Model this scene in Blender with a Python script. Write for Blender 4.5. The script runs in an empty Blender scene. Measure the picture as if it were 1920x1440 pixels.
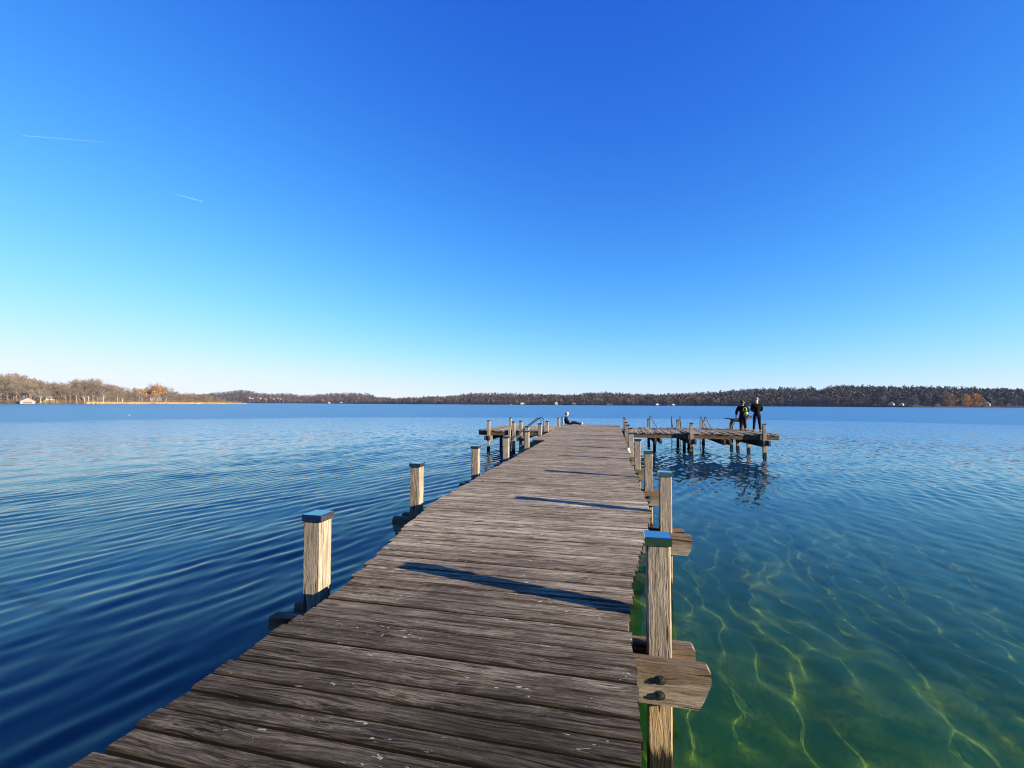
import bpy, bmesh, math, random
import numpy as np
from mathutils import Vector, Matrix, Euler

R = math.radians
rng = random.Random(7)
scene = bpy.context.scene
COL = scene.collection

# ------------------------------------------------------------------ camera
EYE = 1.4                       # eye above the deck; the deck's top is z = 0
YAW = math.atan(190 / 850)      # the boardwalk runs along +Y, the camera looks left of it
PITCH = math.atan(37.3 / 850)
ROLL = R(0.28)
WATER = -1.1
cam_d = bpy.data.cameras.new('camera')
cam = bpy.data.objects.new('camera', cam_d); COL.objects.link(cam)
cam_d.sensor_width = 36.0
cam_d.lens = 850 / 1920 * 36
cam_d.clip_start = 0.05
cam_d.clip_end = 120000
fw = Vector((-math.sin(YAW) * math.cos(PITCH), math.cos(YAW) * math.cos(PITCH), math.sin(PITCH)))
rt = Vector((math.cos(YAW), math.sin(YAW), 0)); up = rt.cross(fw)
r2 = rt * math.cos(ROLL) + up * math.sin(ROLL); u2 = r2.cross(fw)
M3 = Matrix((r2, u2, -fw)).transposed()
cam.matrix_world = Matrix.Translation((0, 0, EYE)) @ M3.to_4x4()
scene.camera = cam

# ------------------------------------------------------------------ sky, sun, exposure
SUN_EL = R(14.3)
SUN_AZ = R(103.0)               # clockwise from +Y
sun_vec = Vector((math.sin(SUN_AZ) * math.cos(SUN_EL), math.cos(SUN_AZ) * math.cos(SUN_EL), math.sin(SUN_EL)))
world = bpy.data.worlds.new('World'); scene.world = world; world.use_nodes = True
wt = world.node_tree; wt.nodes.clear()
wo = wt.nodes.new('ShaderNodeOutputWorld'); wb = wt.nodes.new('ShaderNodeBackground')
sky = wt.nodes.new('ShaderNodeTexSky'); sky.sky_type = 'NISHITA'; sky.sun_disc = False
sky.sun_elevation = SUN_EL; sky.sun_rotation = SUN_AZ
sky.altitude = 600; sky.air_density = 1.0; sky.dust_density = 0.0; sky.ozone_density = 3.0
# the phone's vivid rendering of the sky: one tone curve per channel, the same in every direction
sep = wt.nodes.new('ShaderNodeSeparateColor'); com = wt.nodes.new('ShaderNodeCombineColor')
wt.links.new(sky.outputs[0], sep.inputs[0])
for ch, steps in enumerate(((('MULTIPLY', 0.15), ('POWER', 1.82), ('MULTIPLY', -2.45), ('EXPONENT', 0), ('MULTIPLY', -1), ('ADD', 1), ('DIVIDE', 0.15)),
                            (('MULTIPLY', 0.15), ('POWER', 1.52), ('MULTIPLY', -2.95), ('EXPONENT', 0), ('MULTIPLY', -1), ('ADD', 1), ('DIVIDE', 0.15)),
                            (('MULTIPLY', 0.15), ('POWER', 0.55), ('MULTIPLY', 1.45), ('MINIMUM', 1.04), ('DIVIDE', 0.15)))):
    last = sep.outputs[ch]
    for op, val in steps:
        nd = wt.nodes.new('ShaderNodeMath'); nd.operation = op; nd.inputs[1].default_value = val
        wt.links.new(last, nd.inputs[0]); last = nd.outputs[0]
    wt.links.new(last, com.inputs[ch])
wt.links.new(com.outputs[0], wb.inputs[0]); wb.inputs[1].default_value = 0.05
wt.links.new(wb.outputs[0], wo.inputs[0])
sun_d = bpy.data.lights.new('sun', 'SUN'); sun = bpy.data.objects.new('sun', sun_d); COL.objects.link(sun)
sun_d.energy = 5.0; sun_d.angle = R(0.5); sun_d.color = (1.0, 0.85, 0.64)
sun.rotation_euler = sun_vec.to_track_quat('Z', 'Y').to_euler()
sun_d.cycles.is_caustics_light = True
sun_d.cycles.use_multiple_importance_sampling = False
vs = scene.view_settings
vs.view_transform = 'Standard'; vs.look = 'None'; vs.exposure = 1.585; vs.gamma = 1.0; vs.use_curve_mapping = False
HAZE = 0.000035
cy = scene.cycles
cy.volume_bounces = 0
cy.caustics_refractive = True; cy.caustics_reflective = False
cy.sample_clamp_indirect = 4.0
cy.max_bounces = 8; cy.transparent_max_bounces = 12
cy.use_denoising = True
cy.filter_width = 1.1

# ------------------------------------------------------------------ helpers
def tag(o, label=None, cat=None, group=None, kind=None):
    if label: o['label'] = label
    if cat: o['category'] = cat
    if group: o['group'] = group
    if kind: o['kind'] = kind
    return o

def empty(name, loc=(0, 0, 0), rz=0.0):
    o = bpy.data.objects.new(name, None); COL.objects.link(o)
    o.location = loc; o.rotation_euler = (0, 0, rz); o.empty_display_size = 0.2
    return o

def link(name, me, parent=None, loc=None, rot=None):
    o = bpy.data.objects.new(name, me); COL.objects.link(o)
    if parent: o.parent = parent
    if loc is not None: o.location = loc
    if rot is not None: o.rotation_euler = rot
    return o

def copy_tree(o, parent=None):
    c = o.copy(); COL.objects.link(c); c.parent = parent
    for ch in list(o.children):
        copy_tree(ch, c)
    return c

class MB:
    """Collects polygons; build() links them as one mesh object."""
    def __init__(s): s.v = []; s.f = []; s.m = []
    def add(s, vs_, fs, mi=0):
        b = len(s.v); s.v += [tuple(p) for p in vs_]
        s.f += [tuple(b + i for i in f) for f in fs]; s.m += [mi] * len(fs)
    def box(s, lo, hi, mi=0):
        x0, y0, z0 = lo; x1, y1, z1 = hi
        s.add([(x0, y0, z0), (x1, y0, z0), (x1, y1, z0), (x0, y1, z0), (x0, y0, z1), (x1, y0, z1), (x1, y1, z1), (x0, y1, z1)],
              [(0, 3, 2, 1), (4, 5, 6, 7), (0, 1, 5, 4), (1, 2, 6, 5), (2, 3, 7, 6), (3, 0, 4, 7)], mi)
    def prism(s, pts, axis, a, b, mi=0):
        """pts: polygon in the two other axes (in x,y,z order), extruded along axis from a to b"""
        def P(u, v, w):
            return {'x': (w, u, v), 'y': (u, w, v), 'z': (u, v, w)}[axis]
        n = len(pts)
        V = [P(u, v, a) for u, v in pts] + [P(u, v, b) for u, v in pts]
        F = [tuple(range(n)), tuple(range(2 * n - 1, n - 1, -1))] + [(i, n + i, n + (i + 1) % n, (i + 1) % n) for i in range(n)]
        s.add(V, F, mi)
    def tube(s, pts, rad, n=8, mi=0, caps=True):
        pts = [Vector(p) for p in pts]; rings = []
        if not hasattr(rad, '__len__'): rad = [rad] * len(pts)
        for i, p in enumerate(pts):
            d = (pts[min(i + 1, len(pts) - 1)] - pts[max(i - 1, 0)])
            d = d.normalized() if d.length > 1e-9 else Vector((0, 0, 1))
            a = d.cross(Vector((0, 0, 1)) if abs(d.z) < 0.9 else Vector((1, 0, 0))).normalized(); b = d.cross(a)
            rings.append([p + (a * math.cos(2 * math.pi * k / n) + b * math.sin(2 * math.pi * k / n)) * rad[i] for k in range(n)])
        V = [q for r_ in rings for q in r_]; F = []
        for i in range(len(pts) - 1):
            for k in range(n):
                F.append((i * n + k, i * n + (k + 1) % n, (i + 1) * n + (k + 1) % n, (i + 1) * n + k))
        if caps:
            F.append(tuple(range(n - 1, -1, -1))); F.append(tuple((len(pts) - 1) * n + k for k in range(n)))
        s.add(V, F, mi)
    def ball(s, c, r, nu=10, nv=7, mi=0, scale=(1, 1, 1)):
        V = [(c[0], c[1], c[2] + r * scale[2])]; F = []
        for j in range(1, nv):
            t = math.pi * j / nv
            for i in range(nu):
                a = 2 * math.pi * i / nu
                V.append((c[0] + r * scale[0] * math.sin(t) * math.cos(a), c[1] + r * scale[1] * math.sin(t) * math.sin(a), c[2] + r * scale[2] * math.cos(t)))
        V.append((c[0], c[1], c[2] - r * scale[2])); L = len(V) - 1
        for i in range(nu): F.append((0, 1 + i, 1 + (i + 1) % nu))
        for j in range(nv - 2):
            for i in range(nu):
                a = 1 + j * nu + i; b = 1 + j * nu + (i + 1) % nu
                F.append((a, a + nu, b + nu, b))
        for i in range(nu): F.append((L, 1 + (nv - 2) * nu + (i + 1) % nu, 1 + (nv - 2) * nu + i))
        s.add(V, F, mi)
    def mesh(s, name, mats, smooth=False):
        me = bpy.data.meshes.new(name); me.from_pydata(s.v, [], s.f)
        for m in (mats if isinstance(mats, (list, tuple)) else [mats]): me.materials.append(m)
        if len(set(s.m)) > 1: me.polygons.foreach_set('material_index', s.m)
        if smooth: me.polygons.foreach_set('use_smooth', [True] * len(me.polygons))
        me.update(); return me
    def build(s, name, mats, parent=None, loc=None, rot=None, smooth=False):
        return link(name, s.mesh(name, mats, smooth), parent, loc, rot)

# ------------------------------------------------------------------ materials
class NT:
    def __init__(s, name):
        s.mat = bpy.data.materials.new(name); s.mat.use_nodes = True
        s.t = s.mat.node_tree; s.t.nodes.clear()
        s.out = s.t.nodes.new('ShaderNodeOutputMaterial')
    def n(s, typ, **kw):
        nd = s.t.nodes.new('ShaderNode' + typ)
        for k, v in kw.items():
            if k[0] == '_': setattr(nd, k[1:], v)
            else:
                key = k.replace('__', ' ')
                s.set(nd, key, v)
        return nd
    def set(s, nd, key, v):
        inp = nd.inputs[int(key[1:])] if key[0] == 'i' and key[1:].isdigit() else nd.inputs[key]
        if isinstance(v, bpy.types.NodeSocket): s.t.links.new(v, inp)
        elif isinstance(v, bpy.types.Node): s.t.links.new(v.outputs[0], inp)
        else:
            if hasattr(inp.default_value, '__len__') and hasattr(v, '__len__') and len(inp.default_value) == 4 and len(v) == 3: v = (*v, 1)
            inp.default_value = v
    def math(s, op, a, b=0.0, clamp=False):
        return s.n('Math', _operation=op, _use_clamp=clamp, i0=a, i1=b).outputs[0]
    def mix(s, f, a, b, mode='MIX'):
        nd = s.t.nodes.new('ShaderNodeMix'); nd.data_type = 'RGBA'; nd.blend_type = mode
        for key, v in (('Factor', f),):
            if isinstance(v, bpy.types.NodeSocket): s.t.links.new(v, nd.inputs[0])
            else: nd.inputs[0].default_value = v
        for i, v in ((6, a), (7, b)):
            if isinstance(v, bpy.types.NodeSocket): s.t.links.new(v, nd.inputs[i])
            else: nd.inputs[i].default_value = (*v, 1) if len(v) == 3 else v
        return nd.outputs[2]
    def ramp(s, f, stops, interp='LINEAR'):
        nd = s.t.nodes.new('ShaderNodeValToRGB'); cr = nd.color_ramp; cr.interpolation = interp
        while len(cr.elements) < len(stops): cr.elements.new(0.5)
        for e, (p, c) in zip(cr.elements, stops):
            e.position = p; e.color = (c, c, c, 1) if not hasattr(c, '__len__') else (*c, 1)
        s.t.links.new(f, nd.inputs[0]); return nd.outputs[0]
    def noise(s, vec, scale, detail=4, rough=0.55, dist=0.0, dims='3D'):
        nd = s.n('TexNoise', Vector=vec, Scale=scale, Detail=detail, Roughness=rough, Distortion=dist); return nd.outputs[0]
    def map(s, vec, scale=(1, 1, 1), rot=(0, 0, 0), loc=(0, 0, 0)):
        return s.n('Mapping', Vector=vec, Scale=scale, Rotation=rot, Location=loc).outputs[0]
    def surf(s, sh):
        s.t.links.new(sh.outputs[0] if isinstance(sh, bpy.types.Node) else sh, s.out.inputs[0]); return s.mat

def plain(name, col, rough=0.8, metal=0.0, var=0.0, spec=0.3):
    m = NT(name)
    c = col
    if var:
        tc = m.n('TexCoord'); nz = m.noise(tc.outputs['Object'], 9.0, 5, 0.6)
        c = m.mix(nz, tuple(x * (1 - var) for x in col), tuple(min(1, x * (1 + var)) for x in col))
    b = m.n('BsdfPrincipled', Base__Color=c, Roughness=rough, Metallic=metal)
    b.inputs['Specular IOR Level'].default_value = spec
    return m.surf(b)

def rand_vec(m, tc_out, k=37.0):
    oi = m.n('ObjectInfo')
    off = m.n('CombineXYZ', X=m.math('MULTIPLY', oi.outputs['Random'], k), Y=m.math('MULTIPLY', oi.outputs['Random'], k * 1.7), Z=m.math('MULTIPLY', oi.outputs['Random'], k * 0.63))
    return m.n('VectorMath', _operation='ADD', i0=tc_out, i1=off.outputs[0]).outputs[0], oi.outputs['Random']

def deck_wood():
    m = NT('weathered_deck_wood')
    tc = m.n('TexCoord')
    v, rnd = rand_vec(m, tc.outputs['Object'])
    warp = m.n('TexNoise', Vector=m.map(v, (1.6, 4.5, 4.5)), Scale=1.0, Detail=3.0).outputs['Color']
    wv = m.n('VectorMath', _operation='MULTIPLY', i0=m.n('VectorMath', _operation='SUBTRACT', i0=warp, i1=(0.5, 0.5, 0.5)).outputs[0], i1=(0.0, 0.09, 0.09)).outputs[0]
    vw = m.n('VectorMath', _operation='ADD', i0=v, i1=wv).outputs[0]
    grain = m.noise(m.map(vw, (2.2, 75, 75)), 1.0, 6, 0.65)
    fine = m.noise(m.map(vw, (9, 330, 330)), 1.0, 4, 0.6)
    crack = m.ramp(m.noise(m.map(vw, (1.3, 48, 48), loc=(3, 9, 1)), 1.0, 3, 0.5), [(0.0, 1.0), (0.34, 1.0), (0.385, 0.0), (1, 0.0)])
    blotch = m.noise(m.map(v, (2.0, 7, 7)), 1.0, 4, 0.6)
    big = m.noise(m.n('NewGeometry').outputs['Position'], 0.55, 3, 0.5)
    # bleached splinters and droppings
    vsp = m.map(v, (16, 46, 46), loc=(1, 2, 3))
    splint = m.ramp(m.math('ADD', m.noise(vsp, 1.0, 2, 0.5, 0.6), m.math('MULTIPLY', m.math('SUBTRACT', m.noise(v, 1.7, 2, 0.5), 0.5), 0.45)), [(0.0, 0), (0.735, 0), (0.775, 1), (1, 1)])
    # knots
    vor = m.n('TexVoronoi', Vector=m.map(v, (2.4, 6.5, 6.5)), Scale=1.0)
    knot = m.ramp(vor.outputs['Distance'], [(0.0, 1), (0.09, 1), (0.17, 0), (1, 0)])
    tone = m.ramp(rnd, [(0.0, (0.060, 0.043, 0.028)), (0.2, (0.16, 0.122, 0.080)), (0.4, (0.080, 0.059, 0.038)), (0.55, (0.21, 0.165, 0.110)), (0.7, (0.115, 0.087, 0.056)), (0.86, (0.30, 0.245, 0.17)), (1.0, (0.42, 0.35, 0.26))])
    # the narrow section by the shore is darker, boards beyond it lighter
    py = m.n('SeparateXYZ', Vector=m.n('NewGeometry').outputs['Position']).outputs[1]
    tone_by_y = m.n('MapRange', Value=m.math('ADD', py, m.math('MULTIPLY', m.math('SUBTRACT', big, 0.5), 3.0)), From__Min=1.6, From__Max=5.0, To__Min=0.56, To__Max=3.2).outputs[0]
    light = m.mix(0.5, tone, (0.42, 0.345, 0.245))
    dark = m.mix(0.8, tone, (0.010, 0.007, 0.004))
    c = m.mix(m.ramp(grain, [(0.40, 0), (0.58, 1)]), dark, light)
    c = m.mix(m.ramp(fine, [(0.42, 0), (0.62, 0.75)]), c, dark)
    c = m.mix(m.ramp(blotch, [(0.38, 0.6), (0.62, 0)]), c, (0.030, 0.022, 0.016))
    c = m.mix(m.ramp(big, [(0.3, 0.35), (0.6, 0)]), c, (0.045, 0.037, 0.03))
    c = m.mix(m.math('MULTIPLY', knot, 0.75), c, (0.028, 0.02, 0.014))
    c = m.mix(m.math('MULTIPLY', splint, 0.8), c, (0.48, 0.44, 0.38))
    c = m.mix(m.math('MULTIPLY', crack, 0.9), c, (0.008, 0.006, 0.005))
    ny = m.math('ABSOLUTE', m.n('SeparateXYZ', Vector=tc.outputs['Normal']).outputs[1])
    c = m.mix(m.n('MapRange', Value=ny, From__Min=0.55, From__Max=0.8, To__Min=0, To__Max=0.93).outputs[0], c, (0.006, 0.005, 0.004))    # board sides blackened: shade of the gaps painted in
    inv = m.n('SeparateColor', i0=m.mix(1.0, (1, 1, 1), c, 'SUBTRACT'))
    c = m.n('CombineColor', i0=m.math('SUBTRACT', 1.0, m.math('POWER', inv.outputs[0], tone_by_y)), i1=m.math('SUBTRACT', 1.0, m.math('POWER', inv.outputs[1], tone_by_y)), i2=m.math('SUBTRACT', 1.0, m.math('POWER', inv.outputs[2], tone_by_y))).outputs[0]
    h = m.math('ADD', m.math('MULTIPLY', grain, 0.6), m.math('MULTIPLY', fine, 0.25))
    h = m.math('SUBTRACT', h, m.math('MULTIPLY', crack, 0.7))
    h = m.math('ADD', h, m.math('MULTIPLY', splint, 0.35))
    h = m.math('ADD', h, m.math('MULTIPLY', knot, 0.3))
    bp = m.n('Bump', Strength=0.75, Distance=0.006, Height=h)
    b = m.n('BsdfPrincipled', Base__Color=c, Roughness=0.9, Normal=bp.outputs[0])
    b.inputs['Specular IOR Level'].default_value = 0.12
    return m.surf(b)

def post_wood(name, base, dark, axis='z', wet=True, contrast=1.0):
    m = NT(name)
    tc = m.n('TexCoord')
    v, rnd = rand_vec(m, tc.outputs['Object'], 23.0)
    st = (55, 55, 2.4) if axis == 'z' else ((2.4, 55, 55) if axis == 'x' else (55, 2.4, 55))
    sf = (150, 150, 13) if axis == 'z' else ((13, 150, 150) if axis == 'x' else (150, 13, 150))
    warp = m.n('TexNoise', Vector=m.map(v, tuple(2.5 if s < 10 else 7 for s in st)), Scale=1.0, Detail=2.0).outputs['Color']
    wv = m.n('VectorMath', _operation='MULTIPLY', i0=m.n('VectorMath', _operation='SUBTRACT', i0=warp, i1=(0.5, 0.5, 0.5)).outputs[0], i1=tuple(0.0 if s < 10 else 0.06 for s in st)).outputs[0]
    vw = m.n('VectorMath', _operation='ADD', i0=v, i1=wv).outputs[0]
    g = m.noise(m.map(vw, st), 1.0, 5, 0.62)
    f = m.noise(m.map(vw, sf), 1.0, 4, 0.6)
    bl = m.noise(v, 6.0, 4, 0.6)
    c = m.mix(m.ramp(g, [(0.28, 0), (0.62, 1)]), dark, base)
    c = m.mix(m.ramp(f, [(0.30, 0.55 * contrast), (0.52, 0)]), c, dark)
    c = m.mix(m.ramp(bl, [(0.35, 0.35), (0.65, 0.0)]), c, tuple(x * 0.7 for x in dark))
    c = m.mix(m.ramp(rnd, [(0, 0.0), (1, 0.25)]), c, (0.34, 0.30, 0.25))
    if wet:
        pz = m.n('SeparateXYZ', Vector=m.n('NewGeometry').outputs['Position']).outputs[2]
        nz = m.noise(m.map(v, (38, 38, 5)), 1.0, 4, 0.6)
        z = m.math('ADD', pz, m.math('MULTIPLY', m.math('SUBTRACT', nz, 0.5), 0.22))
        gold = m.n('MapRange', Value=z, From__Min=-0.42, From__Max=-0.60, To__Min=0, To__Max=0.75).outputs[0]
        c = m.mix(gold, c, m.mix(m.ramp(g, [(0.3, 0), (0.6, 1)]), (0.13, 0.075, 0.025), (0.46, 0.32, 0.16)))
        wetf = m.n('MapRange', Value=z, From__Min=-0.80, From__Max=-0.87, To__Min=0, To__Max=1).outputs[0]
        c = m.mix(wetf, c, (0.010, 0.011, 0.008))
    if axis == 'x':     # upper half stained dark by weather and moss, splits along the grain
        pz = m.n('SeparateXYZ', Vector=m.n('NewGeometry').outputs['Position']).outputs[2]
        nz = m.noise(m.map(v, (3, 14, 14)), 1.0, 4, 0.65)
        up_ = m.n('MapRange', Value=m.math('ADD', pz, m.math('MULTIPLY', m.math('SUBTRACT', nz, 0.5), 0.22)), From__Min=-0.40, From__Max=-0.33, To__Min=0.0, To__Max=0.72).outputs[0]
        c = m.mix(up_, c, m.mix(m.ramp(g, [(0.35, 0), (0.6, 1)]), (0.030, 0.018, 0.010), (0.16, 0.105, 0.062)))
    split = m.ramp(m.noise(m.map(vw, tuple(s_ * 0.55 for s_ in st), loc=(5, 3, 8)), 1.0, 2, 0.5), [(0.0, 1.0), (0.33, 1.0), (0.37, 0.0), (1, 0.0)])
    c = m.mix(m.math('MULTIPLY', split, 0.85), c, (0.012, 0.008, 0.005))
    h = m.math('SUBTRACT', m.math('ADD', m.math('MULTIPLY', g, 0.7), m.math('MULTIPLY', f, 0.5)), m.math('MULTIPLY', split, 0.8))
    bp = m.n('Bump', Strength=0.9, Distance=0.009, Height=h)
    b = m.n('BsdfPrincipled', Base__Color=c, Roughness=0.85, Normal=bp.outputs[0])
    b.inputs['Specular IOR Level'].default_value = 0.2
    return m.surf(b)

M_DECK = deck_wood()
M_POST = post_wood('weathered_post_wood', (0.41, 0.345, 0.265), (0.075, 0.056, 0.038), 'z')
M_BEAM = post_wood('weathered_beam_wood', (0.40, 0.335, 0.25), (0.070, 0.050, 0.032), 'x', wet=False)
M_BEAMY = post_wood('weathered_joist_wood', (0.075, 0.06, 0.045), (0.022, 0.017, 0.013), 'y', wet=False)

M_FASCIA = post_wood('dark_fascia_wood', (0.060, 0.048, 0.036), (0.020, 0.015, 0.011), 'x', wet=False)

def zinc():
    m = NT('folded_zinc_sheet'); tc = m.n('TexCoord'); v, rnd = rand_vec(m, tc.outputs['Object'])
    nz = m.noise(v, 14, 4, 0.6)
    c = m.mix(nz, (0.36, 0.37, 0.39), (0.50, 0.51, 0.53))
    b = m.n('BsdfPrincipled', Base__Color=c, Metallic=1.0, Roughness=m.math('ADD', 0.06, m.math('MULTIPLY', nz, 0.07)))
    return m.surf(b)
M_ZINC = zinc()
M_BOLT = plain('bolt_steel', (0.13, 0.135, 0.14), 0.38, 0.9, 0.3)
M_RAIL = plain('handrail_steel', (0.035, 0.036, 0.038), 0.5, 0.0, 0.2)

# ------------------------------------------------------------------ lake: water sheet with real waves, bed below it
def graded(lo, a, b, hi, step, g):
    mid = list(np.arange(a, b + 1e-6, step)); s = step; x = b; rr = []
    while x < hi: s *= g; x += s; rr.append(x)
    s = step; x = a; ll = []
    while x > lo: s *= g; x -= s; ll.append(x)
    return np.array(ll[::-1] + mid + rr)

def grid_mesh(name, xs, ys, Z, mat, smooth=True):
    nx, ny = len(xs), len(ys)
    X, Y = np.meshgrid(xs, ys)
    co = np.stack([X, Y, Z], -1).reshape(-1, 3).astype(np.float32)
    i = np.arange(ny - 1)[:, None] * nx + np.arange(nx - 1)[None, :]
    q = np.stack([i, i + 1, i + nx + 1, i + nx], -1).reshape(-1).astype(np.int32)
    me = bpy.data.meshes.new(name)
    me.vertices.add(nx * ny); me.vertices.foreach_set('co', co.reshape(-1))
    nf = (nx - 1) * (ny - 1)
    me.loops.add(nf * 4); me.loops.foreach_set('vertex_index', q)
    me.polygons.add(nf); me.polygons.foreach_set('loop_start', np.arange(nf, dtype=np.int32) * 4)
    me.polygons.foreach_set('use_smooth', np.full(nf, smooth))
    me.materials.append(mat); me.update(calc_edges=True)
    return me

def water_material():
    m = NT('lake_water')
    geo = m.n('NewGeometry'); pos = geo.outputs['Position']
    dist = m.n('VectorMath', _operation='LENGTH', i0=pos).outputs['Value']
    gust = m.noise(m.map(pos, (1 / 130, 1 / 45, 1.0)), 1.0, 3, 0.5)
    # fine ripples close by: bump on top of the modelled waves
    n2 = m.noise(m.map(pos, (1 / 0.16, 1 / 0.55, 1.0), rot=(0, 0, R(-8))), 1.0, 2, 0.5)
    nearf = m.n('MapRange', Value=dist, From__Min=5, From__Max=14, To__Min=0.15, To__Max=1).outputs[0]
    bp = m.n('Bump', Strength=nearf, Distance=1.0, Height=m.math('MULTIPLY', n2, 0.006))
    # farther out the ripples are finer than the mesh: tilt the surface by noise slopes instead
    s1 = m.n('TexNoise', Vector=m.map(pos, (1 / 0.20, 1 / 0.6, 1.0), rot=(0, 0, R(15))), Scale=1.0, Detail=2.0).outputs['Color']
    s2 = m.n('TexNoise', Vector=m.map(pos, (1 / 0.42, 1 / 1.1, 1.0), rot=(0, 0, R(-25))), Scale=1.0, Detail=2.0).outputs['Color']
    sl = m.n('VectorMath', _operation='SUBTRACT', i0=m.n('VectorMath', _operation='ADD', i0=s1, i1=s2).outputs[0], i1=(1.0, 1.0, 1.0)).outputs[0]
    amp = m.n('MapRange', Value=dist, From__Min=14, From__Max=40, To__Min=0.0, To__Max=0.30).outputs[0]
    tilt = m.n('VectorMath', _operation='MULTIPLY', i0=m.n('VectorMath', _operation='SCALE', i0=sl, Scale=amp).outputs[0], i1=(1, 1, 0)).outputs[0]
    nor = m.n('VectorMath', _operation='NORMALIZE', i0=m.n('VectorMath', _operation='ADD', i0=bp.outputs[0], i1=tilt).outputs[0]).outputs[0]
    refr = m.n('BsdfRefraction', Color=(0.86, 0.96, 0.60), IOR=1.33, Roughness=0.0, Normal=bp.outputs[0])
    glos = m.n('BsdfGlossy', Color=(1, 1, 1), Roughness=0.0, Normal=nor)
    fr = m.n('Fresnel', IOR=1.25, Normal=nor)
    # seen from below the straight-through angle says nothing about the true (bent) one: a fixed loss there
    fac = m.n('Mix', i0=geo.outputs['Backfacing'], i2=fr.outputs[0], i3=0.22).outputs[0]
    # light scattered back by the lake water itself: green over the shallows, blue where it is deep
    pxy = m.n('SeparateXYZ', Vector=pos)
    dl = m.n('MapRange', Value=pxy.outputs[0], From__Min=-1.0, From__Max=-6.0, To__Min=0.0, To__Max=1.0).outputs[0]
    dy_ = m.n('MapRange', Value=pxy.outputs[1], From__Min=4.0, From__Max=15.0, To__Min=0.0, To__Max=1.0).outputs[0]
    body = m.n('BsdfDiffuse', Color=m.mix(m.math('MAXIMUM', dl, dy_), (0.003, 0.028, 0.005), (0.004, 0.026, 0.075)), Normal=(0, 0, 1))
    sub = m.n('AddShader', i0=refr.outputs[0], i1=body.outputs[0])
    near = m.n('MixShader', Fac=fac, i1=sub.outputs[0], i2=glos.outputs[0])
    # open water: deep blue body under a ruffled surface, rougher where the wind reaches it
    dj = m.math('ADD', dist, m.math('MULTIPLY', m.math('SUBTRACT', gust, 0.5), 60.0))
    ruf = m.math('ADD', m.n('MapRange', Value=dist, From__Min=18, From__Max=70, To__Min=0.10, To__Max=0.21).outputs[0],
                 m.n('MapRange', Value=dj, From__Min=72, From__Max=84, To__Min=0.0, To__Max=0.09).outputs[0])
    deep = m.n('BsdfPrincipled', Base__Color=(0.026, 0.130, 0.31), Roughness=ruf, IOR=1.33, Normal=nor)
    blend = m.n('MapRange', Value=dist, From__Min=18, From__Max=48, To__Min=0.0, To__Max=1.0).outputs[0]
    return m.surf(m.n('MixShader', Fac=blend, i1=near.outputs[0], i2=deep.outputs[0]))

def bed_material():
    m = NT('lake_bed_silt')
    pos = m.n('NewGeometry').outputs['Position']
    a = m.noise(pos, 1.1, 5, 0.6); b_ = m.noise(m.map(pos, loc=(9, 4, 2)), 0.45, 3, 0.5)
    c = m.mix(m.ramp(a, [(0.35, 0), (0.65, 1)]), (0.135, 0.180, 0.040), (0.21, 0.27, 0.06))
    c = m.mix(m.ramp(b_, [(0.6, 0), (0.7, 0.8)]), c, (0.03, 0.06, 0.02))
    # bed colour darkened and blued left of the boardwalk: its shadow painted in
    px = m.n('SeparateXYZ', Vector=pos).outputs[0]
    bed_shade = m.n('MapRange', Value=m.math('ADD', px, m.math('MULTIPLY', m.math('SUBTRACT', a, 0.5), 3.0)), From__Min=-0.8, From__Max=-4.0, To__Min=0.0, To__Max=0.96).outputs[0]
    c = m.mix(bed_shade, c, (0.008, 0.028, 0.075))
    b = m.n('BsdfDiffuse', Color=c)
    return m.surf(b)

xs = graded(-3200, -15, 14, 2600, 0.045, 1.02)
ys = graded(-60, -3, 30, 3400, 0.11, 1.03)
dx = np.gradient(xs); dy = np.gradient(ys)
X, Y = np.meshgrid(xs, ys)
wr = np.random.RandomState(11)
def waves(n, l0, l1, az0, spread, slope):
    """long-crested ripples; az0 = heading of the crests (degrees right of +Y)"""
    z = np.zeros_like(X)
    for i in range(n):
        lam = math.exp(wr.uniform(math.log(l0), math.log(l1)))
        az = R(az0 + wr.normal(0, spread))
        kx, ky = math.cos(az), -math.sin(az)
        k = 2 * math.pi / lam
        amp = slope / k * math.sqrt(2.0 / n) * wr.uniform(0.6, 1.3)
        fade = np.exp(-(np.abs(kx) * dx[None, :] / (0.22 * lam)) ** 2 - (np.abs(ky) * dy[:, None] / (0.22 * lam)) ** 2)
        ph = wr.uniform(0, 2 * math.pi)
        z += fade * amp * np.sin(k * (kx * X + ky * Y) + ph)
    return z
def sstep(a, b, v):
    t = np.clip((v - a) / (b - a), 0, 1); return t * t * (3 - 2 * t)
# the open lake, and the calmer water in the lee of the boardwalk by the shore
Zo = waves(24, 0.26, 0.52, 18, 8, 0.125) + waves(26, 0.16, 0.30, 19, 18, 0.085) + waves(14, 0.3, 0.8, -25, 30, 0.055) + waves(6, 1.6, 3.5, 10, 18, 0.02)
Zc = waves(24, 0.30, 0.55, 15, 30, 0.048) + waves(8, 0.8, 1.6, 10, 20, 0.022)
calm = sstep(-2.0, 0.5, X) * (1 - sstep(6, 13, np.hypot((X - 3.5) * 0.9, Y - 3.5)))
patch = 0.88 + 0.2 * np.sin(X * 0.31 + Y * 0.11 + 1.0) * np.sin(Y * 0.23 - X * 0.07)
Z = Zo * (1 - calm) * patch + Zc * calm
M_WATER = water_material()
water = link('lake_water', grid_mesh('lake_water', xs, ys, Z + WATER, M_WATER)); tag(water, kind='structure')
water.cycles.is_caustics_caster = True

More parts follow.
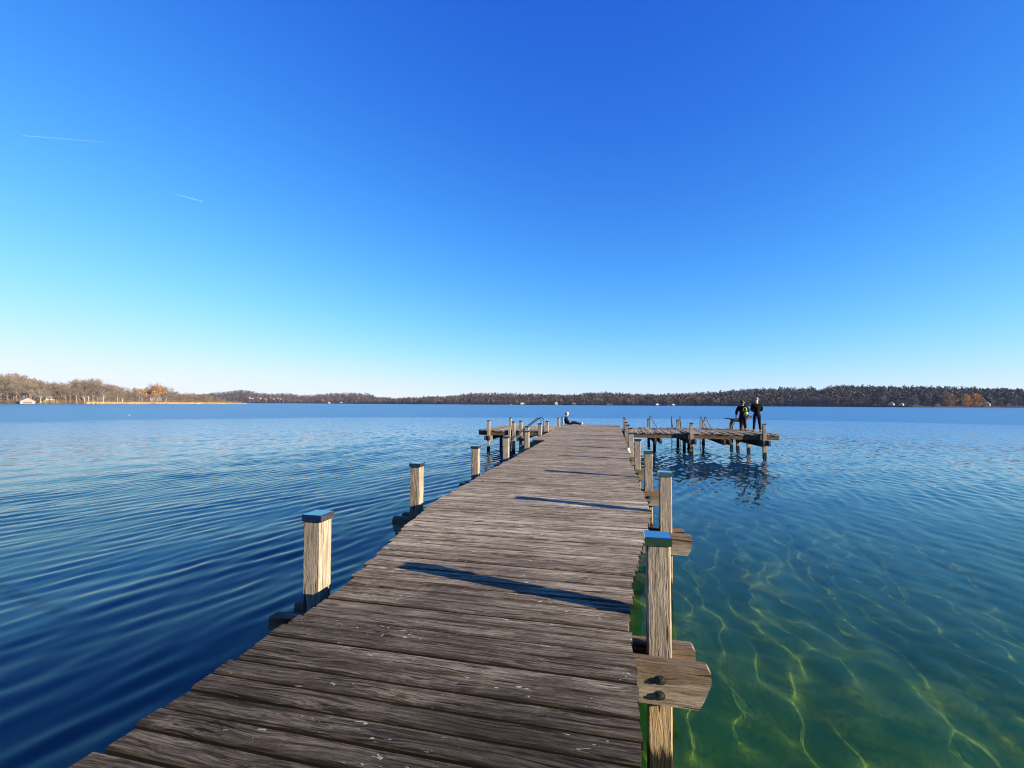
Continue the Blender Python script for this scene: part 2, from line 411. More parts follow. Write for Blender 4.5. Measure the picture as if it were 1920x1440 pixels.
bx = graded(-3300, -30, 40, 2700, 0.6, 1.12); by = graded(-80, -5, 60, 3500, 0.6, 1.12)
BX, BY = np.meshgrid(bx, by)
depth = np.clip(1.15 + 0.075 * BY + 0.012 * BX, 0.7, 14)
br = np.random.RandomState(3); und = np.zeros_like(BX)
for i in range(14):
    k = 2 * math.pi / br.uniform(2.5, 9); a = br.uniform(0, 6.28)
    und += 0.03 * np.sin(k * (math.cos(a) * BX + math.sin(a) * BY) + br.uniform(0, 6.28))
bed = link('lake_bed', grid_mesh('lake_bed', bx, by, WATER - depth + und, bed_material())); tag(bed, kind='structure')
bed.cycles.is_caustics_receiver = True

# ------------------------------------------------------------------ boardwalk
def lerp_tab(tab, x):
    return float(np.interp(x, [t[0] for t in tab], [t[1] for t in tab]))
LEFT = [(-3, -2.0), (3.1, -2.03), (4.1, -2.19), (5.0, -2.36), (6.1, -2.5), (9, -2.55), (17.6, -2.6), (17.61, -3.13), (24, -3.16), (33, -3.3)]
RIGHT = [(-3, 0.10), (3.2, 0.10), (3.6, 0.13), (4.3, 0.215), (5.3, 0.37), (6.1, 0.465), (9.4, 0.43), (12, 0.38), (14, 0.44), (33, 0.42)]

def plank_mesh(name, L, W, T, rg, mat=None):
    """a board along local x, worn edges, slightly wavy sides; top at z = 0"""
    ch = 0.009
    n = 3
    V = []; F = []
    prof0 = [(-W / 2, -T), (-W / 2, -ch), (-W / 2 + ch, 0), (0.0, rg.uniform(-0.002, 0.002)), (W / 2 - ch, 0), (W / 2, -ch), (W / 2, -T)]
    k = len(prof0)
    for i in range(n):
        x = -L / 2 + L * i / (n - 1)
        j = rg.uniform(-0.0025, 0.0025); dz = rg.uniform(-0.002, 0.002)
        sk = rg.uniform(-0.006, 0.006) if i in (0, n - 1) else 0
        for (u, w) in prof0:
            V.append((x + sk * u / W * 2, u + j, w + dz))
    for i in range(n - 1):
        for q in range(k):
            F.append((i * k + q, i * k + (q + 1) % k, (i + 1) * k + (q + 1) % k, (i + 1) * k + q))
    F.append(tuple(range(k - 1, -1, -1))); F.append(tuple((n - 1) * k + q for q in range(k)))
    me = bpy.data.meshes.new(name); me.from_pydata(V, [], F); me.materials.append(mat or M_DECK); me.update()
    return me

pier = empty('boardwalk', (-1.0, 0, 0)); tag(pier, 'long weathered plank boardwalk on capped square posts, running out over the lake', 'pier')
PITCHP = 0.1345
y = -1.6; prg = random.Random(21)
while y < 31.75:
    w = PITCHP - prg.uniform(0.011, 0.021)
    x0 = lerp_tab(LEFT, y) + prg.uniform(-0.022, 0.018); x1 = lerp_tab(RIGHT, y) + prg.uniform(-0.012, 0.02)
    L = x1 - x0
    me = plank_mesh('plank', L, w, 0.045, prg)
    zz = prg.uniform(-0.004, 0.003)
    o = link('plank', me, pier, ((x0 + x1) / 2 + 1.0, y + w / 2, zz), (prg.uniform(-0.012, 0.012), prg.uniform(-0.0015, 0.0015), prg.uniform(-0.003, 0.003)))
    y += PITCHP

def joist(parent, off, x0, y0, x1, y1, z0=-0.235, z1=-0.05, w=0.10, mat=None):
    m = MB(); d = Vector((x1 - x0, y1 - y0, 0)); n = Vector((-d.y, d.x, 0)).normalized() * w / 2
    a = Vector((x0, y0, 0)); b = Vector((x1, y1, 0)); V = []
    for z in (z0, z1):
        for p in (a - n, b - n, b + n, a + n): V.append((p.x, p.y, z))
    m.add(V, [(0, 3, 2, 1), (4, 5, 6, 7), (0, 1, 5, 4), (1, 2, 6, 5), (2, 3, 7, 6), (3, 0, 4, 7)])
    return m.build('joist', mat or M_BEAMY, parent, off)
for seg in [(-1.6, 3.1), (3.1, 6.15), (6.15, 17.62), (17.62, 31.7)]:
    e = 0.02
    for k in (0.12, 0.5, 0.88):
        xa = lerp_tab(LEFT, seg[0] + e) * (1 - k) + lerp_tab(RIGHT, seg[0] + e) * k
        xb = lerp_tab(LEFT, seg[1] - e) * (1 - k) + lerp_tab(RIGHT, seg[1] - e) * k
        joist(pier, (1.0, 0, 0), xa, seg[0] + e, xb, seg[1] - e)

prg2 = random.Random(5)
def post_mesh(w, top, bottom, rg, name='post'):
    m = MB(); c = 0.008; n = 6
    h = w / 2
    prof = [(-h + c, -h), (h - c, -h), (h, -h + c), (h, h - c), (h - c, h), (-h + c, h), (-h, h - c), (-h, -h + c)]
    V = []; F = []; k = 8
    for i in range(n):
        z = bottom + (top - bottom) * i / (n - 1); jx = rg.uniform(-0.003, 0.003); jy = rg.uniform(-0.003, 0.003)
        V += [(u + jx, v + jy, z) for u, v in prof]
    for i in range(n - 1):
        for q in range(k): F.append((i * k + q, i * k + (q + 1) % k, (i + 1) * k + (q + 1) % k, (i + 1) * k + q))
    F.append(tuple(range(k - 1, -1, -1))); F.append(tuple((n - 1) * k + q for q in range(k)))
    m.add(V, F); return m.mesh(name, M_POST)
def cap_mesh(w):
    m = MB(); h = w / 2 + 0.010; d = 0.048
    zt = 0.006; c = 0.004
    V = []
    for z, r_ in ((-d, h), (zt - c, h), (zt, h - c)):
        V += [(-r_, -r_, z), (r_, -r_, z), (r_, r_, z), (-r_, r_, z)]
    F = [(8, 9, 10, 11)]
    for i in (0, 1):
        for q in range(4): F.append((i * 4 + q, i * 4 + (q + 1) % 4, (i + 1) * 4 + (q + 1) % 4, (i + 1) * 4 + q))
    m.add(V, F)
    for sx, sy in ((0, -1), (1, 0), (-1, 0), (0, 1)):       # fixing screws
        m.tube([(sx * h, sy * h, -d * 0.78), (sx * (h + 0.004), sy * (h + 0.004), -d * 0.78)], 0.005, 8)
    return m.mesh('cap', M_ZINC)
CAP = cap_mesh(0.15)
bolt_m = MB()
bolt_m.tube([(0, 0, 0), (0, -0.004, 0)], 0.030, 14)                    # washer
bolt_m.tube([(0, -0.004, 0), (0, -0.016, 0)], [0.0225, 0.0205], 6)     # hexagon head
bolt_m.tube([(0, -0.016, 0), (0, -0.022, 0)], [0.012, 0.010], 8)
BOLT = bolt_m.mesh('bolt', M_BOLT)

def add_post(parent, off, x, y, top=0.52, bottom=-3.6, w=0.15, cap=True):
    me = post_mesh(w, top, bottom, prg2)
    p = link('post', me, parent, (x + off[0], y + off[1], off[2]), (prg2.uniform(-0.006, 0.006), prg2.uniform(-0.006, 0.006), prg2.uniform(-0.03, 0.03)))
    p.cycles.is_caustics_receiver = True
    if cap:
        link('cap', CAP, p, (0, 0, top))
    return p
def crossbeam(parent, off, x0, x1, y, ft, bolts=(), z0=-0.49, z1=-0.24, rg=prg2):
    """a thick board laid across under the joists, ends sawn at a slant"""
    s0, s1 = rg.uniform(0.03, 0.06), rg.uniform(0.03, 0.06)
    H = z1 - z0; j = lambda k: rg.uniform(-k, k)
    top = [(x0 + (x1 - x0) * t + j(0.02), z1 + j(0.006)) for t in (0.85, 0.6, 0.35, 0.12)]
    pr = [(x0 + 0.010, z1 - 0.002), (x0 + j(0.004), z1 - 0.05), (x0 + 0.004 + j(0.006), z1 - 0.10), (x0 + s0 * 0.6 + j(0.008), z1 - H * 0.7), (x0 + s0 + 0.01, z0),
          (x1 - s1 - 0.02, z0), (x1 - s1 * 0.75 + j(0.006), z1 - H * 0.78), (x1 - s1 * 0.45 + j(0.010), z1 - H * 0.66), (x1 - 0.010 + j(0.004), z1 - H * 0.46), (x1 - 0.001, z1 - 0.085), (x1 - 0.004, z1 - 0.02), (x1 - 0.022, z1)] + top
    m = MB(); m.prism(pr, 'y', y, y + ft)
    b = m.build('crossbeam', M_BEAM, parent, off)
    for bx_, bz in bolts:
        link('bolt', BOLT, b, (bx_, y, bz))
    return b
OFF = (1.0, 0, 0)
bents = [(0.285, -2.3, 3.24), (0.655, -2.83, 6.27), (0.645, -2.80, 9.10), (0.60, -2.85, 12.07), (0.53, -2.80, 14.85)]
for xr, xl, yy in bents:
    add_post(pier, OFF, xr, yy); add_post(pier, OFF, xl, yy)
    crossbeam(pier, OFF, xl - 0.30, xr + 0.30, yy - 0.077 - 0.09, 0.088, [(xr, -0.335), (xr - 0.005, -0.43), (xl, -0.335), (xl, -0.43)])
    crossbeam(pier, OFF, xl - 0.27, xr + 0.25, yy + 0.079, 0.088)
for xr, xl, yy in [(0.62, -3.37, 17.9), (0.62, -3.28, 20.6), (0.62, -3.38, 23.62), (0.70, -3.48, 29.4), (0.70, -3.5, 32.0)]:
    add_post(pier, OFF, xr, yy); add_post(pier, OFF, xl, yy, w=0.15)
    if yy < 31:
        crossbeam(pier, OFF, xl - 0.28, xr + 0.28, yy - 0.17, 0.088)
    crossbeam(pier, OFF, xl - 0.28, xr + 0.24, yy + (0.079 if yy < 31 else -0.17), 0.088)

# ------------------------------------------------------------------ side platforms
def platform(name, label, x0, x1, y0, y1, posts, along='y'):
    root = empty(name, ((x0 + x1) / 2, (y0 + y1) / 2, 0)); tag(root, label, 'platform', 'bathing platforms beside the boardwalk')
    ox, oy = -root.location.x, -root.location.y
    x = x0
    while x < x1 - 0.05:
        w = PITCHP - prg.uniform(0.006, 0.014)
        ya = y0 + prg.uniform(-0.025, 0.02); yb = y1 + prg.uniform(-0.02, 0.03)
        me = plank_mesh('plank', yb - ya, w, 0.045, prg)
        link('plank', me, root, (x + w / 2 + ox, (ya + yb) / 2 + oy, prg.uniform(-0.003, 0.003)), (0, prg.uniform(-0.012, 0.012), R(90) + prg.uniform(-0.003, 0.003)))
        x += PITCHP
    for yy in (y0 + 0.09, y0 + (y1 - y0) * 0.35, y0 + (y1 - y0) * 0.66, y1 - 0.12):
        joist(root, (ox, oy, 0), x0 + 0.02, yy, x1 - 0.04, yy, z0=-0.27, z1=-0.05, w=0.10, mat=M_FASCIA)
    for (px, py, tp, capd) in posts:
        add_post(root, (ox, oy, 0), px, py, top=tp, cap=capd, bottom=-4.6)
    return root
rp = platform('bathing_platform', 'large plank platform on the right of the boardwalk, where the couple and the dog stand', 0.62, 7.72, 23.85, 29.0,
              [(3.74, 23.77, 0.52, True), (7.0, 23.77, 0.52, True), (2.1, 29.08, 0.52, True), (3.80, 29.08, 0.5, True), (5.25, 29.08, 0.5, True), (6.55, 28.0, 0.45, True),
               (6.95, 26.2, -0.06, False), (6.7, 27.3, -0.06, False), (3.75, 26.2, -0.06, False), (2.2, 26.2, -0.06, False), (4.4, 28.9, -0.06, False)])
lp = platform('bathing_platform', 'small plank platform on the left of the boardwalk, beyond the steps', -7.1, -3.22, 23.5, 28.6,
              [(-6.5, 23.42, 0.52, True), (-6.5, 28.68, 0.52, True), (-6.45, 26.0, -0.06, False), (-4.75, 23.42, 0.52, True)])
for root, xs_ in ((rp, (2.15, 3.74, 5.3, 7.0)), (lp, (-6.5, -4.75))):
    for xx in xs_:
        m = MB()
        y0, y1 = (23.35, 29.1) if root is rp else (23.1, 28.8)
        for s in (-1, 1):
            a = xx + (0.079 if s > 0 else -0.079 - 0.085)
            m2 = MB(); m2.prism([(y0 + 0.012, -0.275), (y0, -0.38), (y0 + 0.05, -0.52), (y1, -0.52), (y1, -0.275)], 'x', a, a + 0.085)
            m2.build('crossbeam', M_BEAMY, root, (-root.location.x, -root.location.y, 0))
m = MB(); m.tube([(6.9, 28.4, -0.62), (7.02, 23.9, -0.56)], 0.06, 8)
m.build('brace', M_BEAMY, rp, (-rp.location.x, -rp.location.y, 0))

# bathing steps with handrails between boardwalk and left platform
steps = empty('bathing_steps', (-3.3, 20.9, 0)); tag(steps, 'wooden steps with bent steel handrails going down from the left edge of the boardwalk', 'steps')
for yy in (20.72, 21.55):
    m = MB(); pts = [(0.05, yy - 20.9, -0.05), (0.05, yy - 20.9, 0.62)]
    for a in range(0, 91, 15):
        pts.append((0.05 - 0.13 * (1 - math.cos(R(a))), yy - 20.9, 0.62 + 0.13 * math.sin(R(a))))
    pts += [(-0.14, yy - 20.9, 0.74), (-1.25, yy - 20.9, -0.12), (-1.7, yy - 20.9, -0.5), (-1.78, yy - 20.9, -0.62), (-1.78, yy - 20.9, -1.6)]
    m.tube(pts, 0.021, 8); m.build('handrail', M_RAIL, steps, smooth=True)
    m = MB(); m.tube([(-0.75, yy - 20.9, -0.62), (-0.75, yy - 20.9, 0.27)], 0.018, 8); m.build('baluster', M_RAIL, steps, smooth=True)
    m = MB(); m.prism([(-0.02, -0.08), (-0.02, -0.36), (-1.75, -1.75), (-1.95, -1.75), (-1.95, -1.62)], 'y', yy - 20.9 - 0.08, yy - 20.9 - 0.03)
    m.build('stringer', M_BEAM, steps)
for k in range(7):
    m = MB(); m.box((-0.30 - k * 0.25, -0.255, -0.235 - k * 0.2), (-0.02 - k * 0.25, 0.565, -0.2 - k * 0.2)); m.build('tread', M_BEAM, steps)
for px, py in ((-4.9, 22.35),):
    p = link('post', post_mesh(0.15, 0.52, -3.6, prg2), steps, (px + 3.3, py - 20.9, 0)); link('cap', CAP, p, (0, 0, 0.52))
p = link('post', post_mesh(0.11, 0.15, -3.6, prg2), steps, (-4.95 + 3.3, 21.63 - 20.9, 0))

# ladders on the right platform: two slanting stiles with a loop handle each
def make_ladder():
    root = empty('swimming_ladder')
    for s in (-1, 1):
        m = MB()
        m.tube([(s * 0.24, -0.32, 0.0), (s * 0.24, 0.02, 0.62), (s * 0.24, 0.06, 0.70), (s * 0.24, 0.10, 0.62), (s * 0.24, 0.14, -2.0)], 0.022, 8)
        m.build('stile', M_RAIL, root, smooth=True)
    for k in range(5):
        m = MB(); m.tube([(-0.24, 0.14, -0.3 - 0.28 * k), (0.24, 0.14, -0.3 - 0.28 * k)], 0.02, 8); m.build('rung', M_RAIL, root, smooth=True)
    return root
lad = make_ladder()
for i, (lx, ly, rz, lab) in enumerate([(3.70, 29.02, 0, 'steel swimming ladder at the back edge of the right platform, beside two close posts'),
                                       (2.26, 29.02, R(86), 'steel swimming ladder seen edge-on, nearest to the boardwalk on the right platform'),
                                       (5.28, 29.02, R(50), 'steel swimming ladder on the right platform, the one nearest to the dog')]):
    o = lad if i == 0 else copy_tree(lad)
    o.location = (lx, ly, 0); o.rotation_euler = (0, 0, rz); tag(o, lab, 'ladder', 'swimming ladders on the right platform')

# scrap caught on the edge
m = MB(); m.add([(0, -0.06, 0.02), (0.05, -0.02, 0.05), (0.07, 0.05, -0.02), (0.09, 0.0, -0.10), (0.05, -0.07, -0.09), (0.02, 0.05, 0.03)], [(0, 4, 3, 1), (1, 3, 2), (0, 1, 5), (1, 2, 5)])
tag(m.build('paper_scrap', plain('white_paper', (0.5, 0.5, 0.49), 0.7), None, (0.42, 14.45, 0.03)), 'crumpled white scrap caught on the right edge of the boardwalk', 'litter')

# ------------------------------------------------------------------ people and dog
M_SKIN = plain('skin', (0.52, 0.33, 0.24), 0.55, 0, 0.1)
M_BLACKJ = plain('black_jacket_cloth', (0.005, 0.005, 0.007), 0.9, 0, 0.3, 0.1)
M_NAVY = plain('navy_trouser_cloth', (0.006, 0.008, 0.018), 0.9, 0, 0.3, 0.1)
M_DARKB = plain('dark_brown_jacket_cloth', (0.008, 0.006, 0.007), 0.9, 0, 0.3, 0.1)
M_SHOE = plain('black_shoe_leather', (0.01, 0.01, 0.01), 0.5)
M_SOLE = plain('white_shoe_rubber', (0.7, 0.7, 0.68), 0.6)
M_HAIRD = plain('dark_brown_hair', (0.022, 0.013, 0.009), 0.55)
M_HAIRG = plain('pale_grey_hair', (0.20, 0.18, 0.16), 0.6)
M_LIME = plain('lime_pack_cloth', (0.55, 0.68, 0.05), 0.6, 0, 0.1)
M_GREYH = plain('pale_grey_hood_cloth', (0.45, 0.46, 0.48), 0.85, 0, 0.15)
M_EYE = plain('eye', (0.02, 0.015, 0.012), 0.2)

def skin(name, nodes, edges, mat, parent, root=0, sub=1):
    """nodes: {key: (co, radius)}; grows one continuous surface along the edges"""
    keys = list(nodes); idx = {k: i for i, k in enumerate(keys)}
    me = bpy.data.meshes.new(name)
    me.from_pydata([nodes[k][0] for k in keys], [(idx[a], idx[b]) for a, b in edges], []); me.materials.append(mat)
    o = link(name, me, parent)
    md = o.modifiers.new('Skin', 'SKIN'); md.use_smooth_shade = True; md.branch_smoothing = 0.4
    for i, k in enumerate(keys):
        r_ = nodes[k][1]; sv = me.skin_vertices[0].data[i]
        sv.radius = (r_, r_) if not hasattr(r_, '__len__') else r_
        sv.use_root = (i == root or k == 'topr')
    s = o.modifiers.new('Subdivision', 'SUBSURF'); s.levels = sub; s.render_levels = sub
    return o

def chain(*k): return list(zip(k[:-1], k[1:]))

def hand_nodes(N, E, wrist, wpos, d, side, palm=Vector((0, 0, -1))):
    """palm and five fingers growing from the wrist along d, slightly curled towards palm"""
    d = d.normalized(); s = d.cross(palm).normalized()
    p = wpos + d * 0.05
    N[wrist + 'palm'] = (tuple(p), 0.032); E.append((wrist, wrist + 'palm'))
    N[wrist + 'pk'] = (tuple(p + d * 0.035), 0.03); E.append((wrist + 'palm', wrist + 'pk'))
    for i, (off, ln) in enumerate(((-0.026, 0.062), (-0.009, 0.075), (0.009, 0.07), (0.026, 0.055))):
        a = p + d * 0.055 + s * off; b = a + (d * 0.75 + palm * 0.5).normalized() * ln * 0.55; c = b + (d * 0.3 + palm).normalized() * ln * 0.45
        for j, (q, r_) in enumerate(((a, 0.009), (b, 0.0085), (c, 0.0075))):
            N[f'{wrist}f{i}{j}'] = (tuple(q), r_)
        E += chain(wrist + 'pk', f'{wrist}f{i}0', f'{wrist}f{i}1', f'{wrist}f{i}2')
    a = p + s * side * 0.035; b = a + (d + s * side * 0.8).normalized() * 0.04; c = b + (d + palm * 0.4).normalized() * 0.03
    for j, (q, r_) in enumerate(((a, 0.011), (b, 0.010), (c, 0.0085))): N[f'{wrist}t{j}'] = (tuple(q), r_)
    E += chain(wrist + 'palm', wrist + 't0', wrist + 't1', wrist + 't2')

def figure(root, J, jacket, trousers, shoe, sole=None, jr=1.0, face=Vector((0, 1, 0)), fat=1.0):
    """J: joint positions (Vectors). One continuous body, clothes as children of the thing."""
    N = {}; E = []
    def put(k, r_): N[k] = (tuple(J[k]), r_)
    put('pelvis', 0.115); put('waist', 0.105); put('chest', 0.112); put('neckb', 0.065); put('neck', 0.05); put('head', 0.082); put('crown', 0.078)
    E += chain('pelvis', 'waist', 'chest', 'neckb', 'neck', 'head', 'crown')
    nose = J['head'] + face * 0.10 + Vector((0, 0, -0.005)); N['nose'] = (tuple(nose), 0.014); E.append(('head', 'nose'))
    chin = J['head'] + face * 0.07 + Vector((0, 0, -0.085)); N['chin'] = (tuple(chin), 0.032); E.append(('head', 'chin'))
    for s, c in ((-1, 'l'), (1, 'r')):
        ear = J['head'] + face.cross(Vector((0, 0, 1))) * s * 0.095; N['ear' + c] = (tuple(ear), 0.016); E.append(('head', 'ear' + c))
        for k, r_ in (('sho', 0.048), ('elb', 0.040), ('wri', 0.03)): put(k + c, r_)
        E += chain('chest', 'sho' + c, 'elb' + c, 'wri' + c)
        for k, r_ in (('hip', 0.085), ('knee', 0.058), ('ank', 0.04), ('toe', 0.032)): put(k + c, r_)
        E += chain('pelvis', 'hip' + c, 'knee' + c, 'ank' + c, 'toe' + c)
        hand_nodes(N, E, 'wri' + c, J['wri' + c], J['wri' + c] - J['elb' + c], s if c == 'r' else 1, J.get('palm' + c, Vector((0, 0, -1))))
    skin('body', N, E, M_SKIN, root, 0)
    K = {}; E = []
    for k, r_ in (('hem', 0.178 * jr), ('waist', 0.150 * jr), ('chest', 0.165 * jr), ('neckb', 0.09)):
        K[k] = (tuple(J[k]), r_)
    E += chain('hem', 'waist', 'chest', 'neckb')
    for c in 'lr':
        K['sho' + c] = (tuple(J['sho' + c]), 0.095 * jr); K['elb' + c] = (tuple(J['elb' + c]), 0.068 * jr); K['wri' + c] = (tuple(J['wri' + c]), 0.05)
        E += chain('chest', 'sho' + c, 'elb' + c, 'wri' + c)
    skin('jacket', K, E, jacket, root, 1)
    K = {}; E = []
    for c in 'lr':
        K['top' + c] = (tuple(J['hip' + c] * 0.55 + J['waist'] * 0.45), 0.105 * fat); K['hip' + c] = (tuple(J['hip' + c]), 0.108 * fat); K['knee' + c] = (tuple(J['knee' + c]), 0.078 * fat); K['ank' + c] = (tuple(J['ank' + c] + (J['knee' + c] - J['ank' + c]) * 0.04), 0.06)
        E += chain('top' + c, 'hip' + c, 'knee' + c, 'ank' + c)
    skin('trousers', K, E, trousers, root, 0)
    for c in 'lr':
        a, t = J['ank' + c], J['toe' + c]
        heel = a - (t - a).normalized() * 0.02
        sh = skin('shoe', {'a': (tuple(a), 0.052), 'h': (tuple(heel + J['down'] * 0.035), 0.045), 'm': (tuple((a + t) / 2 + J['down'] * 0.01), 0.046), 't': (tuple(t), 0.04)}, [('a', 'h'), ('a', 'm'), ('m', 't')], shoe, root, 0)
        if sole:
            skin('sole', {'h': (tuple(heel + J['down'] * 0.05), 0.042), 'm': (tuple((a + t) / 2 + J['down'] * 0.045), 0.042), 't': (tuple(t + J['down'] * 0.02), 0.038)}, [('h', 'm'), ('m', 't')], sole, sh, 0)
    for s in (-1, 1):
        m = MB(); e = J['head'] + face * 0.076 + face.cross(Vector((0, 0, 1))) * s * 0.032 + Vector((0, 0, 0.022)); m.ball(e, 0.011); m.build('eye', M_EYE, root, smooth=True)
    m = MB(); e = J['head'] + face * 0.084 + Vector((0, 0, -0.052)); side = face.cross(Vector((0, 0, 1))); m.tube([e - side * 0.022, e + side * 0.022], 0.006, 6); m.build('mouth', plain('lips', (0.35, 0.12, 0.1), 0.5), root, smooth=True)

V3 = lambda *a: Vector(a)
# man seen from behind, hands joined in front
man = empty('person', (7.22, 25.6, 0), R(-2)); tag(man, 'person in a black jacket and dark trousers at the corner of the right platform', 'person')
J = dict(pelvis=V3(0, 0, 0.95), hem=V3(0, 0, 0.82), waist=V3(0, 0.0, 1.12), chest=V3(0, 0.01, 1.36), neckb=V3(0, 0.0, 1.49), neck=V3(0, 0.02, 1.56), head=V3(0, 0.05, 1.68), crown=V3(0, 0.04, 1.735),
         shol=V3(-0.19, 0, 1.43), elbl=V3(-0.25, 0.02, 1.15), wril=V3(-0.12, 0.22, 1.08), shor=V3(0.19, 0, 1.43), elbr=V3(0.25, 0.02, 1.15), wrir=V3(0.13, 0.22, 1.08),
         hipl=V3(-0.09, 0, 0.88), kneel=V3(-0.13, 0.02, 0.49), ankl=V3(-0.16, 0, 0.085), toel=V3(-0.20, 0.18, 0.045), hipr=V3(0.09, 0, 0.88), kneer=V3(0.12, 0.02, 0.49), ankr=V3(0.15, 0, 0.085), toer=V3(0.19, 0.18, 0.045), down=V3(0, 0, -1))
figure(man, J, M_BLACKJ, M_NAVY, M_SHOE, M_SOLE, 1.08)
m = MB(); m.ball((0, 0.035, 1.735), 0.098, 12, 8, scale=(0.95, 1.05, 0.85)); m.build('hair', M_HAIRG, man, smooth=True)
# woman with the backpack
wom = empty('person', (6.87, 26.9, 0), R(-12)); tag(wom, 'person in a dark padded jacket wearing a lime backpack, standing in front of the dog', 'person')
J = dict(pelvis=V3(0, 0, 0.87), hem=V3(0, 0, 0.74), waist=V3(0, 0.0, 1.02), chest=V3(0, 0.02, 1.22), neckb=V3(0, 0.01, 1.35), neck=V3(0.0, 0.03, 1.41), head=V3(0.01, 0.06, 1.52), crown=V3(0.01, 0.05, 1.575),
         shol=V3(-0.17, 0, 1.30), elbl=V3(-0.29, -0.02, 1.04), wril=V3(-0.31, 0.06, 0.82), shor=V3(0.17, 0, 1.30), elbr=V3(0.31, -0.02, 1.10), wrir=V3(0.20, 0.17, 0.98),
         hipl=V3(-0.085, 0, 0.80), kneel=V3(-0.09, 0.02, 0.45), ankl=V3(-0.10, -0.02, 0.08), toel=V3(-0.14, 0.14, 0.04), hipr=V3(0.085, 0, 0.80), kneer=V3(0.11, 0.03, 0.45), ankr=V3(0.14, 0.0, 0.08), toer=V3(0.24, 0.10, 0.04), down=V3(0, 0, -1))
figure(wom, J, M_DARKB, M_NAVY, M_SHOE, None, 1.24, face=V3(0.35, 0.94, 0).normalized(), fat=1.05)
m = MB(); m.ball((0.0, 0.03, 1.575), 0.105, 12, 8, scale=(1, 1, 0.95)); m.ball((-0.02, -0.06, 1.62), 0.055, 10, 6); m.ball((-0.01, -0.03, 1.48), 0.07, 10, 6, scale=(1.1, 0.7, 1.2)); m.build('hair', M_HAIRD, wom, smooth=True)
bp_ = empty('backpack', (6.87 + 0.055, 26.9 - 0.235, 0.90), R(-12)); tag(bp_, 'lime green and black backpack on the back of the person beside the dog', 'backpack')
m = MB(); m.ball((0, 0, 0.20), 0.17, 14, 9, scale=(0.80, 0.46, 1.25)); m.build('bag', plain('black_pack_cloth', (0.02, 0.02, 0.018), 0.7), bp_, smooth=True)
m = MB(); m.ball((0.06, -0.055, 0.06), 0.095, 12, 7, scale=(1.0, 0.55, 0.85)); m.build('pocket', M_LIME, bp_, smooth=True)
m = MB()
ring = [(0.0 + 0.075 * math.cos(a * math.pi / 8), -0.085 + 0.02 * abs(math.sin(a * math.pi / 8)), 0.27 + 0.085 * math.sin(a * math.pi / 8)) for a in range(-3, 12)]
m.tube(ring, 0.022, 6); m.build('trim', M_LIME, bp_, smooth=True)
for s in (-1, 1):
    m = MB(); m.tube([(s * 0.09, 0.03, 0.05), (s * 0.13, 0.18, 0.14), (s * 0.125, 0.36, 0.30), (s * 0.11, 0.27, 0.44), (s * 0.09, 0.05, 0.40)], 0.02, 6); m.build('strap', M_SHOE, bp_, smooth=True)
# person sitting at the far end, back against the corner post, legs stretched out to the right
sit = empty('person', (-3.12, 31.2, -0.06)); tag(sit, 'person with a pale cap sitting at the end of the boardwalk, legs stretched out', 'person')
J = dict(pelvis=V3(0.02, 0, 0.15), hem=V3(0.0, 0, 0.13), waist=V3(-0.06, 0, 0.32), chest=V3(-0.06, 0, 0.52), neckb=V3(-0.03, 0, 0.64), neck=V3(0.0, 0, 0.69), head=V3(0.05, 0, 0.79), crown=V3(0.03, 0, 0.84),
         shol=V3(-0.04, 0.18, 0.58), elbl=V3(0.0, 0.26, 0.34), wril=V3(0.20, 0.16, 0.26), shor=V3(-0.04, -0.18, 0.58), elbr=V3(-0.02, -0.28, 0.32), wrir=V3(0.22, -0.14, 0.25),
         hipl=V3(0.08, 0.09, 0.14), kneel=V3(0.50, 0.12, 0.25), ankl=V3(0.90, 0.13, 0.13), toel=V3(1.00, 0.14, 0.26), hipr=V3(0.08, -0.09, 0.14), kneer=V3(0.52, -0.12, 0.19), ankr=V3(0.96, -0.12, 0.125), toer=V3(1.05, -0.14, 0.25), down=V3(0.6, 0, -0.8))
J['palml'] = V3(0, 0, -1)
figure(sit, J, M_BLACKJ, M_NAVY, M_SHOE, M_SOLE, 1.0, face=V3(1, 0, 0))
m = MB(); m.ball((0.03, 0, 0.845), 0.102, 12, 8, scale=(1.05, 0.95, 0.85)); m.build('cap', M_GREYH, sit, smooth=True)
m = MB(); m.ball((-0.04, 0, 0.80), 0.085, 10, 7, scale=(0.8, 1, 1.1)); m.build('hair', M_HAIRD, sit, smooth=True)

# dog in profile, facing right
dog = empty('dog', (6.90, 27.75, 0), R(-6)); tag(dog, 'large black and tan dog standing in profile behind the person with the backpack', 'dog')
def coat():
    m = NT('black_and_tan_coat'); tc = m.n('TexCoord'); s = m.n('SeparateXYZ', Vector=tc.outputs['Object'])
    nz = m.noise(tc.outputs['Object'], 9, 4, 0.6)
    zz = m.math('ADD', s.outputs[2], m.math('MULTIPLY', m.math('SUBTRACT', nz, 0.5), 0.10))
    low = m.n('MapRange', Value=zz, From__Min=0.42, From__Max=0.34, To__Min=0, To__Max=1).outputs[0]
    front = m.n('MapRange', Value=s.outputs[0], From__Min=0.10, From__Max=0.22, To__Min=0, To__Max=1).outputs[0]
    chest = m.n('MapRange', Value=zz, From__Min=0.60, From__Max=0.52, To__Min=0, To__Max=1).outputs[0]
    muz = m.n('MapRange', Value=s.outputs[0], From__Min=0.60, From__Max=0.62, To__Min=0, To__Max=1).outputs[0]
    f = m.math('MAXIMUM', m.math('MULTIPLY', low, 0.75), m.math('MULTIPLY', front, chest))
    f = m.math('MULTIPLY', f, m.math('SUBTRACT', 1.0, muz))
    c = m.mix(f, (0.008, 0.006, 0.005), (0.20, 0.10, 0.04))
    return m.surf(m.n('BsdfPrincipled', Base__Color=c, Roughness=0.7))
M_COAT = coat()
